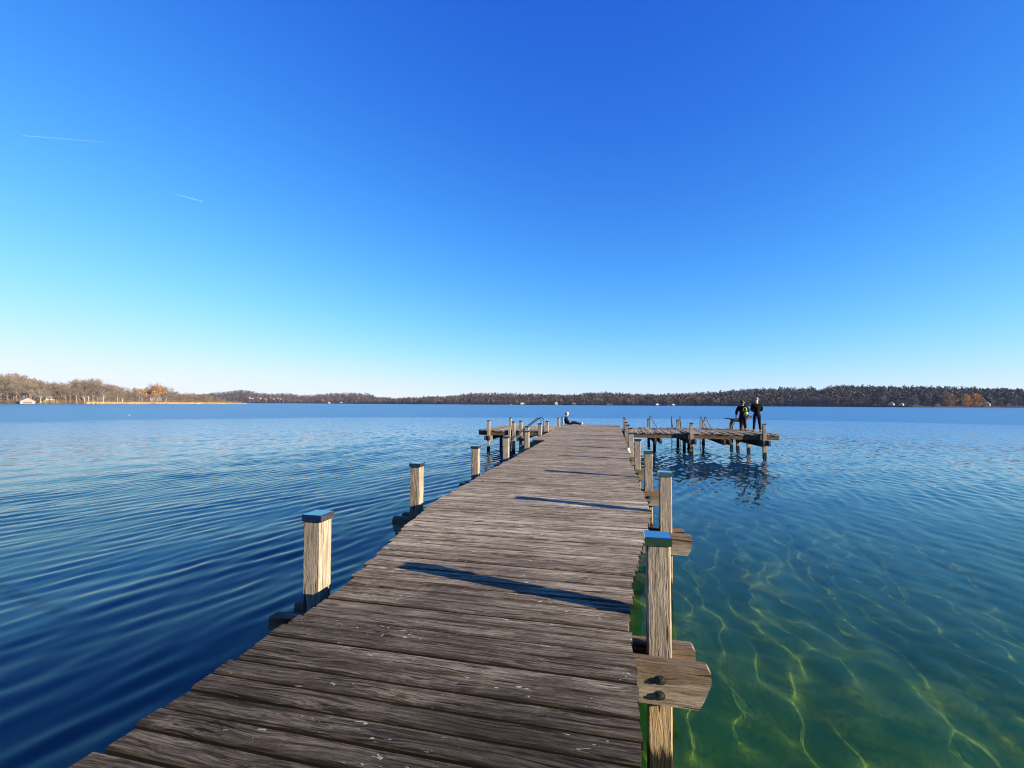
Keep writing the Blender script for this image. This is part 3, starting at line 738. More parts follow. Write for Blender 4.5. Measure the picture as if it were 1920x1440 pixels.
N = {'rump': ((-0.34, 0, 0.56), (0.115, 0.13)), 'loin': ((-0.12, 0, 0.57), (0.10, 0.125)), 'rib': ((0.10, 0, 0.54), (0.125, 0.155)), 'chest': ((0.26, 0, 0.53), (0.12, 0.15)),
     'neck': ((0.38, 0, 0.66), 0.085), 'poll': ((0.47, 0, 0.77), 0.08), 'head': ((0.53, 0, 0.775), 0.072), 'brow': ((0.58, 0, 0.76), 0.058), 'muz': ((0.655, 0, 0.725), 0.038), 'nose': ((0.70, 0, 0.715), 0.026),
     'tb': ((-0.45, 0, 0.61), 0.035), 't1': ((-0.56, 0, 0.635), 0.032), 't2': ((-0.68, 0, 0.635), 0.03), 't3': ((-0.78, 0, 0.66), 0.018)}
E = chain('rump', 'loin', 'rib', 'chest', 'neck', 'poll', 'head', 'brow', 'muz', 'nose') + chain('rump', 'tb', 't1', 't2', 't3')
for s, c, bx_, fx in ((-1, 'r', -0.10, 0.02), (1, 'l', 0.02, -0.05)):
    N.update({'hip' + c: ((-0.34 + bx_ * 0.3, s * 0.09, 0.46), 0.09), 'stif' + c: ((-0.25 + bx_ * 0.5, s * 0.10, 0.36), 0.06), 'hock' + c: ((-0.42 + bx_, s * 0.095, 0.20), 0.032), 'hp' + c: ((-0.40 + bx_, s * 0.095, 0.05), 0.027), 'ht' + c: ((-0.33 + bx_, s * 0.095, 0.022), 0.024),
              'sh' + c: ((0.24, s * 0.09, 0.44), 0.075), 'el' + c: ((0.20 + fx * 0.3, s * 0.09, 0.33), 0.05), 'wr' + c: ((0.23 + fx, s * 0.085, 0.17), 0.032), 'fp' + c: ((0.22 + fx, s * 0.085, 0.04), 0.026), 'ft' + c: ((0.28 + fx, s * 0.085, 0.022), 0.024),
              'ea' + c: ((0.475, s * 0.06, 0.84), 0.026), 'et' + c: ((0.49, s * 0.095, 0.79), 0.018)})
    E += chain('rump', 'hip' + c, 'stif' + c, 'hock' + c, 'hp' + c, 'ht' + c) + chain('chest', 'sh' + c, 'el' + c, 'wr' + c, 'fp' + c, 'ft' + c) + chain('poll', 'ea' + c, 'et' + c)
skin('body', N, E, M_COAT, dog, 0)
for s in (-1, 1):
    m = MB(); m.ball((0.595, s * 0.045, 0.785), 0.010); m.build('eye', M_EYE, dog, smooth=True)
m = MB(); m.ball((0.725, 0, 0.72), 0.018); m.build('nose', M_EYE, dog, smooth=True)
m = MB(); ringp = [(0.385 + 0.05 * math.sin(a) * 0.7, 0.093 * math.cos(a), 0.665 - 0.093 * math.sin(a) * 0.75) for a in [k * math.pi / 8 for k in range(17)]]; m.tube(ringp, 0.012, 6); m.build('collar', plain('red_collar', (0.25, 0.03, 0.02), 0.6), dog, smooth=True)

# ------------------------------------------------------------------ far shores
def at(px, Zd):
    """world x, y of the point seen in column px (of 1920) at camera depth Zd"""
    lat = (px - 960) / 850 * Zd
    return -math.sin(YAW) * Zd + math.cos(YAW) * lat, math.cos(YAW) * Zd + math.sin(YAW) * lat
def hz(px): return 757.3 + (px - 960) * 0.00489
def height(px, py, Zd): return EYE + (hz(px) - py) / 850 * Zd

def ground_mat(name, a, b, s=0.05):
    m = NT(name); pos = m.n('NewGeometry').outputs['Position']; nz = m.noise(pos, s, 6, 0.6)
    return m.surf(m.n('BsdfDiffuse', Color=m.mix(m.ramp(nz, [(0.35, 0), (0.65, 1)]), a, b)))
M_LAND = ground_mat('dry_shore_grass', (0.13, 0.105, 0.055), (0.24, 0.19, 0.10), 0.12)
M_HILL = ground_mat('leafless_forest_floor', (0.050, 0.038, 0.038), (0.085, 0.062, 0.055), 0.02)
M_FIELD = ground_mat('winter_meadow', (0.10, 0.10, 0.05), (0.16, 0.13, 0.075), 0.05)

def strip_mesh(name, rows, mat):
    """rows: list of lists of points, all the same length"""
    n = len(rows[0]); V = [p for r_ in rows for p in r_]; F = []
    for j in range(len(rows) - 1):
        for i in range(n - 1): F.append((j * n + i, j * n + i + 1, (j + 1) * n + i + 1, (j + 1) * n + i))
    me = bpy.data.meshes.new(name); me.from_pydata(V, [], F); me.materials.append(mat)
    me.polygons.foreach_set('use_smooth', [True] * len(me.polygons)); me.update(); return me

def var_mat(name, lo, hi, rough=0.9, attr=False):
    m = NT(name)
    f = m.n('ObjectInfo').outputs['Random'] if not attr else m.n('Attribute', _attribute_name='tone').outputs['Fac']
    tc = m.n('TexCoord'); nz = m.noise(tc.outputs['Object'], 0.35, 3, 0.6)
    f2 = m.math('ADD', m.math('MULTIPLY', f, 0.65), m.math('MULTIPLY', nz, 0.35))
    return m.surf(m.n('BsdfDiffuse', Color=m.mix(f2, lo, hi)))
M_TWIG = var_mat('bare_twigs', (0.080, 0.065, 0.053), (0.195, 0.155, 0.122))
M_BARK = var_mat('grey_bark', (0.11, 0.09, 0.07), (0.22, 0.185, 0.15))
M_BIRCH = var_mat('pale_bark', (0.30, 0.265, 0.22), (0.42, 0.37, 0.31))
M_ORANGE = var_mat('orange_autumn_leaves', (0.34, 0.15, 0.03), (0.50, 0.25, 0.06))
M_OCHRE = var_mat('ochre_autumn_leaves', (0.22, 0.12, 0.05), (0.34, 0.20, 0.085))
M_CONIF = var_mat('dark_conifer_needles', (0.022, 0.036, 0.020), (0.05, 0.065, 0.036))
M_RUSSET = var_mat('russet_leaves', (0.10, 0.055, 0.04), (0.20, 0.105, 0.07))
M_REED = var_mat('dry_reed', (0.34, 0.20, 0.08), (0.50, 0.36, 0.16), attr=True)

def tri_cloud(rg, n, pick, length, width, outward=None):
    V = []; F = []
    for i in range(n):
        c, d = pick(rg)
        a = Vector((rg.gauss(0, 1), rg.gauss(0, 1), rg.gauss(0, 1))).cross(d)
        a = a.normalized() if a.length > 1e-6 else Vector((1, 0, 0))
        L = length * rg.uniform(0.6, 1.3); w = width * rg.uniform(0.6, 1.4)
        b = len(V); V += [c - d * L * 0.4 - a * w, c - d * L * 0.4 + a * w, c + d * L * 0.6]; F.append((b, b + 1, b + 2))
    return V, F

def tree_meshes(rg, kind):
    """unit-height tree: (trunk mesh data, crown mesh data)"""
    t = MB(); tips = []
    if kind == 'conifer':
        t.tube([(0, 0, -0.02), (0, 0, 0.5), (0, 0, 0.97)], [0.016, 0.011, 0.002], 5)
        def pick(g):
            z = 0.10 + 0.88 * (1 - math.sqrt(g.random())); r_ = 0.17 * (1.0 - z) ** 0.85 * (0.75 + 0.35 * math.sin(z * 70)); a = g.uniform(0, 6.283)
            rr = r_ * g.uniform(0.45, 1.05)
            return Vector((rr * math.cos(a), rr * math.sin(a), z)), Vector((math.cos(a), math.sin(a), -0.35)).normalized()
        V, F = tri_cloud(rg, 420, pick, 0.055, 0.016)
    else:
        lean = rg.uniform(-0.03, 0.03)
        forks = 1 if rg.random() < 0.5 else 2
        stems = []
        for fk in range(forks):
            a0 = rg.uniform(0, 6.283); sp = 0.0 if forks == 1 else 0.10
            pts = [Vector((0, 0, -0.02))]
            for k in range(1, 6):
                z = 0.15 * k
                pts.append(Vector((lean * k * 0.6 + sp * (z ** 1.2) * math.cos(a0) + rg.uniform(-0.008, 0.008), sp * (z ** 1.2) * math.sin(a0) + rg.uniform(-0.008, 0.008), z)))
            t.tube(pts, [0.020, 0.016, 0.013, 0.010, 0.007, 0.003], 5); stems.append(pts)
        for st in stems:
            for k in range(8):
                z = rg.uniform(0.25, 0.72); i = min(4, int(z / 0.15)); f_ = z / 0.15 - i
                b = st[i].lerp(st[i + 1], f_); a = rg.uniform(0, 6.283); ln = rg.uniform(0.16, 0.30) * (1.15 - z * 0.6)
                d = Vector((math.cos(a), math.sin(a), rg.uniform(0.5, 1.3))).normalized()
                e = b + d * ln; mid = b + d * ln * 0.5 + Vector((0, 0, 0.012))
                t.tube([b, mid, e], [0.0065, 0.0045, 0.002], 4, caps=False); tips += [(mid, d), (e, d), (e, d)]
                for q in range(2):
                    a2 = a + rg.uniform(-1, 1); d2 = Vector((math.cos(a2), math.sin(a2), rg.uniform(0.3, 1.4))).normalized(); e2 = mid + d2 * ln * 0.6
                    t.tube([mid, e2], [0.004, 0.0015], 3, caps=False); tips += [(e2, d2)]
            tips.append((st[-1], Vector((0, 0, 1))))
        if kind == 'bushy':
            def pick(g):
                zz = 0.08 + 0.92 * g.random(); a = g.uniform(0, 6.283); rr = 0.42 * math.sqrt(max(0.03, 1 - ((zz - 0.5) / 0.5) ** 2)) * (0.8 + 0.25 * math.sin(a * 3 + zz * 9)) * g.uniform(0.45, 1)
                return Vector((rr * math.cos(a), rr * math.sin(a), zz)), Vector((g.gauss(0, 1), g.gauss(0, 1), g.gauss(0, 1))).normalized()
            V, F = tri_cloud(rg, 900, pick, 0.06, 0.024)
        elif kind == 'bare':
            def pick(g):
                c, d = g.choice(tips)
                o_ = Vector((g.gauss(0, 0.055), g.gauss(0, 0.055), g.gauss(0.02, 0.05)))
                dd = (d * 0.6 + o_.normalized() * 0.8 + Vector((0, 0, 0.3))).normalized()
                return c + o_, dd
            V, F = tri_cloud(rg, 950, pick, 0.062, 0.0048)
        else:
            def pick(g):
                c, d = g.choice(tips)
                o_ = Vector((g.gauss(0, 0.05), g.gauss(0, 0.05), g.gauss(0.01, 0.05)))
                return c + o_, Vector((g.gauss(0, 1), g.gauss(0, 1), g.gauss(0, 1))).normalized()
            V, F = tri_cloud(rg, 700, pick, 0.036, 0.014)
    return t, V, F

TREES = {}
def proto(kind, crown_mat, bark, n, seed):
    out = []
    for i in range(n):
        rg = random.Random(seed * 100 + i); t, V, F = tree_meshes(rg, kind)
        tm = t.mesh('trunk', bark); cm = bpy.data.meshes.new('crown'); cm.from_pydata(V, [], F); cm.materials.append(crown_mat); cm.update()
        out.append((tm, cm))
    return out
TREES['bare'] = proto('bare', M_TWIG, M_BARK, 6, 1)
TREES['birch'] = proto('bare', M_TWIG, M_BIRCH, 3, 2)
TREES['orange'] = proto('leafy', M_ORANGE, M_BARK, 2, 3)
TREES['golden'] = proto('bushy', M_ORANGE, M_BARK, 2, 8)
TREES['pale'] = proto('bushy', M_OCHRE, M_BARK, 1, 9)
TREES['ochre'] = proto('leafy', M_OCHRE, M_BARK, 2, 4)
TREES['russet'] = proto('leafy', M_RUSSET, M_BARK, 3, 5)
TREES['conifer'] = proto('conifer', M_CONIF, M_BARK, 3, 6)
TN = {'bare': 'bare_tree', 'birch': 'birch_tree', 'orange': 'autumn_tree', 'golden': 'autumn_tree', 'pale': 'autumn_tree', 'ochre': 'autumn_tree', 'russet': 'autumn_tree', 'conifer': 'conifer_tree'}
trg = random.Random(77)
def tree(kind, x, y, z, h, label, group=None, wide=1.0):
    r_ = empty(TN[kind], (x, y, z), trg.uniform(0, 6.283)); tm, cm = trg.choice(TREES[kind])
    r_.scale = (h * wide, h * wide, h)
    link('trunk', tm, r_); link('crown', cm, r_)
    return tag(r_, label, 'tree', group)

# --- left shore: low wooded spit, 430 to 800 m away
SPIT = [(-420, 380), (-200, 405), (0, 434), (150, 485), (240, 560), (350, 680), (430, 775), (463, 815)]
def spit_z(px): return float(np.interp(px, [a for a, b in SPIT], [b for a, b in SPIT]))
rows = [[], [], [], []]
for px in np.linspace(-420, 463, 60):
    zd = spit_z(px); taper = min(1.0, (466 - px) / 60)
    for k, (dz, hh) in enumerate(((0, -0.3), (3, 0.35), (40 * taper + 4, 1.0), (170 * taper + 6, 1.6))):
        x, y = at(px, zd + dz); rows[k].append((x, y, WATER + hh))
sp_o = link('shore_land', strip_mesh('shore_land', rows, M_LAND)); tag(sp_o, kind='structure')
# reeds along its edge
rg = random.Random(9); V = []; F = []; tone = []
for i in range(9000):
    px = 463 - 300 * (rg.random() ** 1.3); zd = spit_z(px) + rg.uniform(-1, 10)
    x, y = at(px, zd); hgt = rg.uniform(1.6, 3.1) * (0.65 + 0.35 * min(1, (466 - px) / 40)); a = rg.uniform(0, 6.28); w = rg.uniform(0.10, 0.22)
    b = len(V); V += [(x - w * math.cos(a), y - w * math.sin(a), WATER - 0.1), (x + w * math.cos(a), y + w * math.sin(a), WATER - 0.1), (x + rg.uniform(-.3, .3), y + rg.uniform(-.3, .3), WATER + hgt)]
    F.append((b, b + 1, b + 2)); tn = rg.random() * 0.5 + 0.5 * (0.5 + 0.5 * math.sin(px * 0.06) * math.sin(px * 0.023 + 1)); tone += [tn] * 3
me = bpy.data.meshes.new('reed_bed'); me.from_pydata(V, [], F); me.materials.append(M_REED)
at_ = me.attributes.new('tone', 'FLOAT', 'POINT'); at_.data.foreach_set('value', tone)
tag(link('reed_bed', me), 'belt of dry golden reeds along the left shore', 'reeds', kind='stuff')

# unseen bank behind the viewer, trees added to darken reflections and sky fill
hrows = [[(x, yy, WATER + h_) for x in range(-90, 71, 8)] for yy, h_ in ((-9, -0.5), (-11, 0.3), (-16, 1.2), (-60, 3))]
tag(link('shore_bank', strip_mesh('shore_bank', hrows, M_LAND)), kind='structure')
brg = random.Random(47); V = []; F = []; tone = []
for i in range(40):
    x = brg.uniform(-80, 40); y = brg.uniform(-40, -17); h = brg.uniform(10, 17)
    for k in range(240):
        zz = 0.05 + 0.95 * brg.random() ** 0.8; a = brg.uniform(0, 6.283); rr = 3.4 * math.sqrt(max(0.05, 1 - ((zz - 0.5) / 0.52) ** 2)) * brg.uniform(0.3, 1)
        c = Vector((x + rr * math.cos(a), y + rr * math.sin(a), WATER + 1 + h * zz)); d = Vector((brg.gauss(0, .6), brg.gauss(0, .6), 1)).normalized()
        s_ = Vector((brg.gauss(0, 1), brg.gauss(0, 1), brg.gauss(0, 1))).cross(d).normalized() * brg.uniform(0.15, 0.35); L = brg.uniform(0.8, 1.8)
        b = len(V); V += [tuple(c - s_), tuple(c + s_), tuple(c + d * L)]; F.append((b, b + 1, b + 2)); tone += [brg.random()] * 3
me = bpy.data.meshes.new('forest'); me.from_pydata(V, [], F); me.materials.append(var_mat('added_bank_wood', (0.08, 0.062, 0.048), (0.20, 0.155, 0.115), attr=True))
me.attributes.new('tone', 'FLOAT', 'POINT').data.foreach_set('value', tone)
tag(link('forest', me), 'unseen bare wood behind the viewer, added to darken reflections and sky fill', 'forest', kind='stuff')

SKY_L = [(-420, 688), (-100, 692), (0, 698), (30, 697), (60, 705), (80, 712), (95, 712), (108, 718), (125, 711), (150, 708), (178, 707), (200, 716), (225, 722), (240, 725), (265, 724), (280, 722), (295, 716), (312, 725), (330, 731), (350, 732), (375, 735), (400, 740), (425, 743), (445, 748)]
def top_l(px): return float(np.interp(px, [a for a, b in SKY_L], [b for a, b in SKY_L]))
lrg = random.Random(31)
def where_left(px):
    return ('left of the boathouse' if px < 36 else 'right behind the boathouse' if px < 68 else 'between the boathouse and the white houses' if px < 110 else
            'around the white houses' if px < 150 else 'at the left end of the reeds' if px < 215 else 'left of the tall orange tree' if px < 285 else 'right of the tall orange tree' if px < 345 else 'towards the tip of the reeds')
def depth_left(row): return ('front row leafless tree', 'second row leafless tree', 'third row leafless tree', 'back row leafless tree')[row]
for row, (dz, n, pb) in enumerate(((16, 46, 0.45), (34, 44, 0.15), (60, 44, 0.0), (95, 30, 0.0))):
    for i in range(n):
        px = -130 + (i + lrg.uniform(0.1, 0.9)) * (570 / n)
        if row > 1 and px > 400: continue
        if abs(px - 295) < 9 and row == 0: continue
        zd = spit_z(px) + dz + lrg.uniform(-6, 6)
        h = height(px, top_l(px) + lrg.uniform(-1, 9) + (3 if row == 0 else 0), zd) - WATER - 1.0
        if row == 0: h *= lrg.uniform(0.65, 0.95)
        h = max(6, h)
        x, y = at(px, zd)
        k = 'birch' if lrg.random() < pb else 'bare'
        if k == 'birch': tree('birch', x, y, WATER + 0.9, h, f"{('front', 'second')[row]} row pale trunked tree, {where_left(px)} on the left shore", 'pale trunked trees ' + where_left(px), lrg.uniform(0.8, 1.1))
        else: tree('bare', x, y, WATER + 1.0, h, f"left shore {depth_left(row)}, {where_left(px)}", f"{depth_left(row)}s {where_left(px)}", lrg.uniform(0.85, 1.25))
for px, zo, py, kind, lab, wd in ((295, 14, 716, 'orange', 'tall tree with glowing orange leaves rising above the left wood', 1.15), (268, 20, 725, 'ochre', 'ochre-leaved tree left of the tall orange tree', 1.0)):
    zd = spit_z(px) + zo; x, y = at(px, zd); tree(kind, x, y, WATER + 0.9, height(px, py, zd) - WATER - 0.9, lab, None, wd)
# the wood goes on behind the trees one can tell apart
brg = random.Random(43); V = []; F = []; tone = []
for i in range(750):
    px = -420 + 845 * brg.random(); dz = 60 + 130 * brg.random(); zd = spit_z(px) + dz; x, y = at(px, zd)
    h = max(5, (height(px, top_l(px) + brg.uniform(3, 13), zd) - WATER - 1.0)); tn = brg.random()
    for k in range(110):
        zz = 0.04 + 0.96 * brg.random() ** 0.8; a = brg.uniform(0, 6.283); rr = 4.2 * math.sqrt(max(0.05, 1 - ((zz - 0.5) / 0.52) ** 2)) * brg.uniform(0.3, 1)
        c = Vector((x + rr * math.cos(a), y + rr * math.sin(a), WATER + 1 + h * zz)); d = Vector((brg.gauss(0, .6), brg.gauss(0, .6), 1)).normalized()
        s_ = Vector((brg.gauss(0, 1), brg.gauss(0, 1), brg.gauss(0, 1))).cross(d).normalized() * brg.uniform(0.12, 0.32); L = brg.uniform(1.2, 3.0)
        b = len(V); V += [tuple(c - s_), tuple(c + s_), tuple(c + d * L)]; F.append((b, b + 1, b + 2)); tone += [min(1, max(0, tn + brg.uniform(-.3, .3)))] * 3
me = bpy.data.meshes.new('forest'); me.from_pydata(V, [], F); me.materials.append(var_mat('deep_bare_wood', (0.085, 0.058, 0.042), (0.21, 0.14, 0.098), attr=True))
me.attributes.new('tone', 'FLOAT', 'POINT').data.foreach_set('value', tone)
tag(link('forest', me), 'brown leafless wood going on behind the front trees of the left shore', 'forest', kind='stuff')
# low scrub under the left wood
brg = random.Random(41)
V = []; F = []; tone = []
for i in range(26000):
    px = -200 + 655 * brg.random(); zd = spit_z(px) + brg.uniform(8, 70); x, y = at(px, zd)
    hh = brg.uniform(0.3, 1) ** 1.5 * (9 if px < 380 else 5); z = WATER + 0.6 + hh * brg.random()
    d = Vector((brg.gauss(0, .6), brg.gauss(0, .6), 1)).normalized(); a = brg.uniform(0, 6.28); w = brg.uniform(0.10, 0.22); L = brg.uniform(1, 2.2)
    b = len(V); V += [(x - w * math.cos(a), y - w * math.sin(a), z), (x + w * math.cos(a), y + w * math.sin(a), z), (x + d.x * L, y + d.y * L, z + d.z * L)]; F.append((b, b + 1, b + 2)); tone += [brg.random()] * 3
me = bpy.data.meshes.new('undergrowth'); me.from_pydata(V, [], F); me.materials.append(var_mat('scrub_twigs', (0.085, 0.058, 0.042), (0.20, 0.14, 0.095), attr=True))
me.attributes.new('tone', 'FLOAT', 'POINT').data.foreach_set('value', tone)
tag(link('undergrowth', me), 'bare brown scrub under the trees of the left shore', 'undergrowth', kind='stuff')

# --- far shore: wooded hills from the village behind the spit round to the right
SHORE = [(330, 1950), (480, 1900), (640, 1750), (700, 1600), (800, 1450), (960, 1300), (1200, 1100), (1460, 920), (1700, 790), (1920, 800), (2250, 760)]
def shore_z(px): return float(np.interp(px, [a for a, b in SHORE], [b for a, b in SHORE]))
SKYL = [(330, 742), (380, 738), (420, 734), (450, 730), (465, 732), (485, 736.5), (500, 737), (540, 737.5), (560, 740), (580, 741), (620, 737), (660, 736.5), (695, 738), (705, 745), (740, 747.5), (780, 746), (800, 744), (850, 742.5), (870, 738.5), (900, 737), (960, 738), (1000, 738.5), (1060, 741), (1085, 740), (1100, 736.5), (1130, 736), (1180, 739), (1230, 741), (1290, 738), (1340, 735), (1400, 730.5), (1460, 728), (1500, 729), (1528, 727), (1533, 733), (1540, 730), (1560, 725), (1580, 723.5), (1620, 724), (1680, 726), (1740, 726.5), (1800, 726.5), (1850, 729), (1920, 731), (2250, 733)]
def sky_y(px): return float(np.interp(px, [a for a, b in SKYL], [b for a, b in SKYL]))
def hill_frac(f): return f ** 0.8
def depth_back(px): return float(np.interp(px, [330, 640, 700, 760, 1000, 1500, 2250], [800, 650, 420, 220, 320, 330, 330]))
def hill_top(px):
    zb = shore_z(px) + depth_back(px)
    return max(WATER + 4, height(px, sky_y(px), zb) - 17)
rows = []
cols = np.linspace(330, 2250, 240)
for f in (0, 0.012, 0.1, 0.25, 0.45, 0.7, 1.0, 1.15):
    row = []
    for px in cols:
        zd = shore_z(px) + depth_back(px) * f; x, y = at(px, zd); ht = hill_top(px)
        z = WATER - 0.5 if f == 0 else (WATER + 1.0 + (ht - WATER - 1.0) * hill_frac(min(f, 1.0)) - (min(8, (ht - WATER - 1.0) * 0.5) if f > 1 else 0))
        row.append((x, y, z))
    rows.append(row)
tag(link('hillside', strip_mesh('hillside', rows, M_HILL)), kind='structure')
def hill_point(px, f):
    zd = shore_z(px) + depth_back(px) * f; x, y = at(px, zd)
    return x, y, WATER + 1.0 + (hill_top(px) - WATER - 1.0) * hill_frac(f), zd

# forest that clothes the hills: one mass per species
def forest(name, label, n, mat, conifer, seed, dens=None):
    g = random.Random(seed); V = []; F = []; tone = []
    while n > 0:
        px = g.uniform(335, 2240); f = 0.006 + 0.994 * g.random() ** 0.7
        if dens and g.random() > dens(px, f): n -= 0.25; continue
        n -= 1
        x, y, z, zd = hill_point(px, f); h = g.uniform(11, 20) * (1.15 if conifer else 1.0); tn = g.random()
        r_ = h * (0.17 if conifer else 0.36)
        for k in range(26):
            a = g.uniform(0, 6.283); q = g.random()
            if conifer: zz = 0.12 + 0.88 * q; rr = r_ * (1.05 - zz) * g.uniform(0.5, 1)
            else: zz = 0.06 + 0.94 * q; rr = r_ * math.sqrt(max(0.02, 1 - ((zz - 0.5) / 0.52) ** 2)) * g.uniform(0.4, 1)
            c = Vector((x + rr * math.cos(a), y + rr * math.sin(a), z + h * zz)); d = Vector((g.gauss(0, 1), g.gauss(0, 1), g.gauss(0.4, 1))).normalized()
            s_ = Vector((g.gauss(0, 1), g.gauss(0, 1), g.gauss(0, 1))).cross(d).normalized(); L = h * (0.16 if conifer else 0.20); w = h * (0.055 if conifer else 0.075)
            b = len(V); V += [c - s_ * w, c + s_ * w, c + d * L]; F.append((b, b + 1, b + 2)); tone += [min(1, max(0, tn + g.uniform(-.15, .15)))] * 3
    me = bpy.data.meshes.new(name); me.from_pydata([tuple(v) for v in V], [], F); me.materials.append(mat)
    me.attributes.new('tone', 'FLOAT', 'POINT').data.foreach_set('value', tone); me.update()
    return tag(link(name, me), label, 'forest', kind='stuff')
forest('forest', 'leafless brown forest covering the hills of the far shore', 7500, var_mat('far_bare_forest', (0.040, 0.030, 0.030), (0.125, 0.086, 0.068), attr=True), False, 61)
forest('forest', 'dark green conifers scattered through the forest on the far hills', 1500, var_mat('far_conifer_forest', (0.018, 0.028, 0.022), (0.042, 0.055, 0.034), attr=True), True, 62, lambda px, f: 1.0 if px > 1050 else (0.8 if 690 < px < 900 else 0.35))

frg = random.Random(88)
FL = {'bare': 'bare brown tree', 'russet': 'russet tree', 'ochre': 'pale ochre tree', 'conifer': 'dark conifer'}
def where_far(px):
    return ('below the hillside village' if px < 560 else 'below the flat topped hill' if px < 700 else 'in the low dip of the hills' if px < 860 else 'behind the left platform' if px < 975 else
            'near the wide white villa' if px < 1040 else 'between the white houses above the seated person' if px < 1110 else 'behind the end of the boardwalk' if px < 1200 else
            'behind the swimming ladders' if px < 1330 else 'behind the standing couple' if px < 1450 else 'right of the standing couple' if px < 1540 else 'left of the row of small white huts' if px < 1630 else
            'among the row of small white huts' if px < 1769 else 'near the large gabled house by the golden trees' if px < 1930 else 'beyond the last white house')
px = 470.0
while px < 2080:
    if 1768 < px < 1848: px = 1848
    k = frg.choices(('bare', 'russet', 'ochre', 'conifer'), (6, 3, 1.0, 2.5 if px > 700 else 1))[0]
    zd = shore_z(px) + frg.uniform(4, 30); x, y = at(px, zd)
    tree(k, x, y, WATER + 1.0, frg.uniform(11, 20), f'{FL[k]} on the far shore, {where_far(px)}', f'{FL[k]}s {where_far(px)}', frg.uniform(0.9, 1.4))
    px += frg.uniform(5.0, 9.5)
for px, py, kind, lab, wd in ((1830, 738, 'golden', 'broad golden orange tree on the right of the far shore', 1.25), (1811, 738, 'golden', 'narrower golden orange tree left of the broad one on the far shore', 0.8), (1779, 736, 'pale', 'rounded pale brown tree left of the golden orange trees', 1.2)):
    zd = shore_z(px) + 6; x, y = at(px, zd); tree(kind, x, y, WATER + 1.0, height(px, py, zd) - WATER - 1, lab, None, wd)
for px, py in ((1213, 734.5), (1521, 726), (1100, 736)):
    x, y, z, zd = hill_point(px, 0.9)
    tree('conifer', x, y, z, height(px, py, zd) - z, {1213: 'lone pointed conifer poking above the ridge behind the right platform', 1521: 'pointed conifer on the ridge beside the notch in the far hills', 1100: 'pointed conifer above the low ridge right of the seated person'}[px], None, 1.2)

# ------------------------------------------------------------------ houses
M_WHITE = plain('white_render', (0.36, 0.355, 0.34), 0.8)
M_CREAM = plain('cream_render', (0.60, 0.52, 0.42), 0.8)
M_ROOFR = plain('brown_roof_tiles', (0.16, 0.08, 0.06), 0.8, 0, 0.2)
M_ROOFG = plain('grey_roof', (0.20, 0.19, 0.19), 0.7, 0, 0.2)
M_GLASS = plain('window_glass', (0.03, 0.04, 0.05), 0.1)
M_TIMB = plain('weathered_timber_wall', (0.25, 0.21, 0.19), 0.85, 0, 0.15)
def house(x, y, z, w, d, hw, hr, rz, wall, roof, label, group=None, name='house', cat='house', nwin=3, door=False):
    r_ = empty(name, (x, y, z), rz); tag(r_, label, cat, group)
    m = MB(); m.prism([(-w / 2, 0), (w / 2, 0), (w / 2, hw), (0, hw + hr - 0.15), (-w / 2, hw)], 'y', -d / 2, d / 2); m.build('wall', wall, r_)
    m = MB(); o_ = 0.5; sl = hr / (w / 2)
    for s in (-1, 1):
        m.add([(s * (w / 2 + o_), -d / 2 - o_, hw - o_ * sl), (0, -d / 2 - o_, hw + hr), (0, d / 2 + o_, hw + hr), (s * (w / 2 + o_), d / 2 + o_, hw - o_ * sl),
               (s * (w / 2 + o_), -d / 2 - o_, hw - o_ * sl + 0.25), (0, -d / 2 - o_, hw + hr + 0.25), (0, d / 2 + o_, hw + hr + 0.25), (s * (w / 2 + o_), d / 2 + o_, hw - o_ * sl + 0.25)],
              [(0, 1, 2, 3), (4, 7, 6, 5), (0, 4, 5, 1), (1, 5, 6, 2), (2, 6, 7, 3), (3, 7, 4, 0)])
    m.build('roof', roof, r_)
    for i in range(nwin):
        wx = -w / 2 + w * (i + 0.5) / nwin; m = MB(); m.box((wx - 0.6, -d / 2 - 0.06, hw * 0.4), (wx + 0.6, -d / 2 + 0.02, hw * 0.4 + 1.4)); m.build('window', M_GLASS, r_)
    if door:
        m = MB(); m.box((-w * 0.28, -d / 2 - 0.08, 0.05), (w * 0.28, -d / 2 + 0.02, hw * 0.8)); m.build('door', M_BEAM, r_)
    return r_
def face_cam(x, y): return math.atan2(y, x) - math.pi / 2
# left shore
px, zd = 51, spit_z(51) + 1.5; x, y = at(px, zd)
house(x, y, WATER + 0.2, 10.5, 12, 2.6, 3.2, face_cam(x, y) + 0.12, M_TIMB, M_ROOFG, 'pale timber boathouse with a gable at the water edge of the left wood', name='boathouse', cat='boathouse', nwin=0, door=True)
for px, dz, py0, w, hw, hr, lab in ((116, 75, 740.5, 9, 5, 3, 'white house half hidden behind the trees of the left wood'), (134, 120, 727, 8, 5, 3.5, 'highest white house showing above the left wood'), (94, 22, 750, 7, 2.6, 1.4, 'low cream hut right of the boathouse')):
    zd = spit_z(px) + dz; x, y = at(px, zd); zb = max(WATER + 1, height(px, py0, zd) - (0 if dz < 50 else hw * 0.6))
    r_ = house(x, y, zb, w, 8, hw, hr, face_cam(x, y) + 0.2, M_WHITE if dz > 50 else M_CREAM, M_ROOFG, lab)
    if zb > WATER + 2:      # the slope it stands on
        m = MB(); m.prism([(-w * 1.6, WATER - zb), (w * 1.6, WATER - zb), (w * 0.7, 0.05), (-w * 0.7, 0.05)], 'y', -5, 14); m.build('bank', M_LAND, r_)
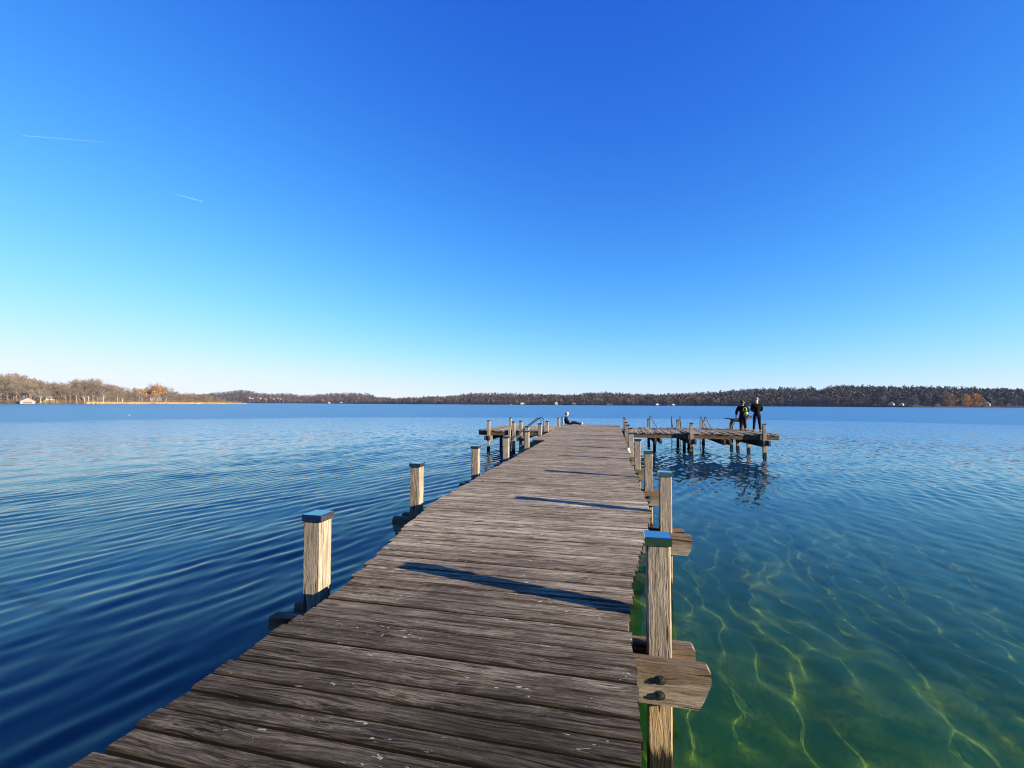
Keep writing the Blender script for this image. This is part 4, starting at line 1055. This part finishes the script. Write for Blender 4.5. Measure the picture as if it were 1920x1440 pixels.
# far shore houses, front row
fh = [(618, 0.02, 9, 3, 2.5, M_CREAM, M_ROOFR, 'cream house on the far shore below the flat topped hill'), (640, 0.05, 10, 4, 3, M_WHITE, M_ROOFG, 'white house with a grey roof below the flat topped hill'),
      (980, 0.02, 15, 5, 1.5, M_WHITE, M_ROOFG, 'wide white villa with a flat roof on the far shore left of the seated person'), (1043, 0.03, 9, 6, 4, M_WHITE, M_ROOFR, 'tall white gabled house on the far shore behind the left corner post'),
      (1060, 0.01, 14, 3.5, 3, M_NAVY, M_ROOFG, 'dark boathouse on the far shore between two white houses'), (1076, 0.025, 9, 4, 4, M_WHITE, M_ROOFG, 'small white gabled house above the seated person'),
      (1143, 0.03, 16, 3.5, 2, M_TIMB, M_ROOFG, 'long low grey house on the far shore'), (1232, 0.02, 9, 3, 2.5, M_CREAM, M_ROOFR, 'cream house on the far shore behind the ladders'), (1262, 0.015, 8, 2.6, 2, M_CREAM, M_ROOFR, 'low cream hut on the far shore right of the ladders'),
      (1640, 0.03, 6, 2.6, 1.6, M_WHITE, M_ROOFG, 'little white hut at the left end of the row on the right shore'), (1671, 0.05, 8, 4, 3, M_WHITE, M_ROOFR, 'white house with a brown roof in the row on the right shore'), (1690, 0.04, 6, 3, 2, M_WHITE, M_ROOFG, 'small white house second from the left house row on the right shore'),
      (1716, 0.03, 6, 3, 2, M_WHITE, M_ROOFG, 'small white house in the middle of the right shore'), (1757, 0.05, 6, 3, 2, M_CREAM, M_ROOFR, 'cream house left of the golden trees'), (1850, 0.06, 9, 4.5, 4, M_WHITE, M_ROOFG, 'large white gabled house right of the golden orange trees'), (1891, 0.09, 6, 4, 3, M_WHITE, M_ROOFG, 'white gabled house at the far right of the shore')]
for px, f, w, hw, hr, wl, rf, lab in fh:
    x, y, z, zd = hill_point(px, f * 0.15); house(x, y, z - 0.4 + (2 if px > 1600 else 0.5), w * 0.85, 8, hw * 0.8, hr * 0.85, face_cam(x, y) + frg.uniform(-.4, .4), wl, rf, lab, 'houses along the far shore', nwin=2)
for i in range(9):
    px = 468 + i * 7.5 + frg.uniform(-2, 2); f = frg.uniform(0.14, 0.36); x, y, z, zd = hill_point(px, f)
    house(x, y, z + frg.uniform(0, 7), 6.5, 8, 4.5, 3.5, face_cam(x, y) + frg.uniform(-.6, .6), M_WHITE, M_ROOFR, 'tiny white house of the village below the round hill', 'white houses of the hillside village', nwin=2)

# ------------------------------------------------------------------ boats, buoys
def boat(px, zd, L, label, cabin=True):
    x, y = at(px, zd); r_ = empty('boat', (x, y, WATER), face_cam(x, y)); tag(r_, label, 'boat')
    m = MB(); pr = [(-0.5, 0.16, 0.5), (-0.3, 0.20, 0.5), (0.1, 0.20, 0.55), (0.38, 0.11, 0.62), (0.5, 0.0, 0.68)]
    V = []; F = []
    for u, w, t_ in pr: V += [(u * L, -w * L * 0.8, t_), (u * L * 0.92, -w * L * 0.4, -0.2), (u * L * 0.92, w * L * 0.4, -0.2), (u * L, w * L * 0.8, t_)]
    for i in range(4):
        for q in range(4): F.append((i * 4 + q, i * 4 + (q + 1) % 4, (i + 1) * 4 + (q + 1) % 4, (i + 1) * 4 + q))
    F.append((3, 2, 1, 0)); m.add(V, F); m.build('hull', M_WHITE, r_)
    if cabin:
        m = MB(); m.prism([(-0.2 * L, 0.5), (0.2 * L, 0.5), (0.1 * L, 1.3), (-0.15 * L, 1.3)], 'y', -0.12 * L, 0.12 * L); m.build('cabin', M_WHITE, r_)
boat(1252, 1010, 7, 'small white boat lying off the far shore above the ladders')
boat(373, 690, 5, 'small white boat moored in front of the reeds')
boat(958, 1240, 7, 'small white boat at the far shore left of the wide white villa')
boat(1788, 765, 5, 'small white boat at the right shore below the pale brown tree', False)
def buoy(px, zd, label):
    x, y = at(px, zd); m = MB(); m.ball((0, 0, 0.03), 0.10 if zd < 100 else 0.22, 10, 7); m.tube([(0, 0, 0.10), (0, 0, 0.22 if zd < 100 else 0.55)], 0.02, 6); tag(m.build('buoy', M_WHITE, None, (x, y, WATER), smooth=True), label, 'buoy', 'white buoys on the lake')
buoy(244, 85, 'white buoy floating alone on the left half of the lake'); buoy(1153, 235, 'left one of two white buoys beyond the end of the boardwalk'); buoy(1158, 235, 'right one of two white buoys beyond the end of the boardwalk')

# ------------------------------------------------------------------ sky: bird, airliner, contrails
def sky_point(px, py, dist):
    d = fw * 850 + r2 * (px - 960) - u2 * (py - 720); return Vector((0, 0, EYE)) + d.normalized() * dist
m = MB(); p = sky_point(752, 529, 120)
m.tube([(-0.2, 0, 0), (0, 0, 0.02), (0.22, 0, 0)], [0.02, 0.06, 0.02], 6); m.add([(-0.06, 0, 0.03), (0.08, 0, 0.03), (0.0, 0.45, 0.16), (-0.08, 0.5, 0.15)], [(0, 1, 2, 3)]); m.add([(-0.06, 0, 0.03), (0.08, 0, 0.03), (0.0, -0.45, 0.16), (-0.08, -0.5, 0.15)], [(0, 3, 2, 1)])
tag(m.build('bird', M_SHOE, None, p, (0, 0, 0.6)), 'tiny dark bird flying high above the lake', 'bird')

def contrail_mat(op):
    m = NT('contrail_ice'); tc = m.n('TexCoord'); s = m.n('SeparateXYZ', Vector=tc.outputs['Generated'])
    f = m.n('MapRange', Value=s.outputs[0], From__Min=0.0, From__Max=1.0, To__Min=0.0, To__Max=op).outputs[0]
    nz = m.noise(tc.outputs['Object'], 0.004, 3, 0.6); f = m.math('MULTIPLY', f, m.math('ADD', 0.6, m.math('MULTIPLY', nz, 0.8)))
    d = m.n('BsdfDiffuse', Color=(0.9, 0.9, 0.9)); t = m.n('BsdfTransparent')
    return m.surf(m.n('MixShader', Fac=f, i1=t.outputs[0], i2=d.outputs[0]))
def contrail(a, b, dist, wide, label, op):
    A = sky_point(*a, dist); B = sky_point(*b, dist); d = B - A
    m = MB(); n = 12; L = d.length; m.tube([(L * (i / n), 0, 0) for i in range(n + 1)], [wide * (1.3 - 0.7 * i / n) for i in range(n + 1)], 8)
    o = m.build('contrail', contrail_mat(op), None, A, smooth=True); o.rotation_euler = d.to_track_quat('X', 'Z').to_euler(); return tag(o, label, 'contrail')
contrail((225, 269), (42, 254), 20000, 20, 'long thin white contrail high in the left of the sky', 0.028)
contrail((322, 362), (373, 376), 22000, 15, 'short contrail trailing behind the tiny airliner', 0.09)
p = sky_point(377, 377.5, 22000); q = sky_point(373, 376, 22000); d = (p - q)
pl = empty('airliner', p); pl.rotation_euler = d.to_track_quat('X', 'Z').to_euler(); tag(pl, 'tiny white airliner at the head of the short contrail', 'airliner')
m = MB(); m.tube([(-36, 0, 0), (-28, 0, 0), (25, 0, 0), (34, 0, 0)], [1, 3.4, 3.4, 0.6], 10); M_JET = plain('white_aircraft_paint', (0.8, 0.8, 0.8), 0.4); m.build('fuselage', M_JET, pl, smooth=True)
for s in (-1, 1):
    m = MB(); m.prism([(8, s * 2), (-2, s * 2), (-13, s * 33), (-9, s * 33)], 'z', -1.2, -0.4); m.build('wing', M_JET, pl)
m = MB(); m.prism([(-24, 2), (-33, 2), (-37, 13), (-32, 13)], 'y', -0.4, 0.4); m.build('tail_fin', M_JET, pl)

# ------------------------------------------------------------------ air
hm = NT('haze'); pv = hm.n('VolumePrincipled', Color=(0.38, 0.60, 1.0), Density=HAZE, Anisotropy=0.0)
hm.t.links.new(pv.outputs[0], hm.out.inputs['Volume'])
if HAZE > 0:
    m = MB(); m.box((-3600, -120, -17.5), (3000, 3700, 150)); hz_o = m.build('haze', hm.mat); tag(hz_o, kind='stuff')
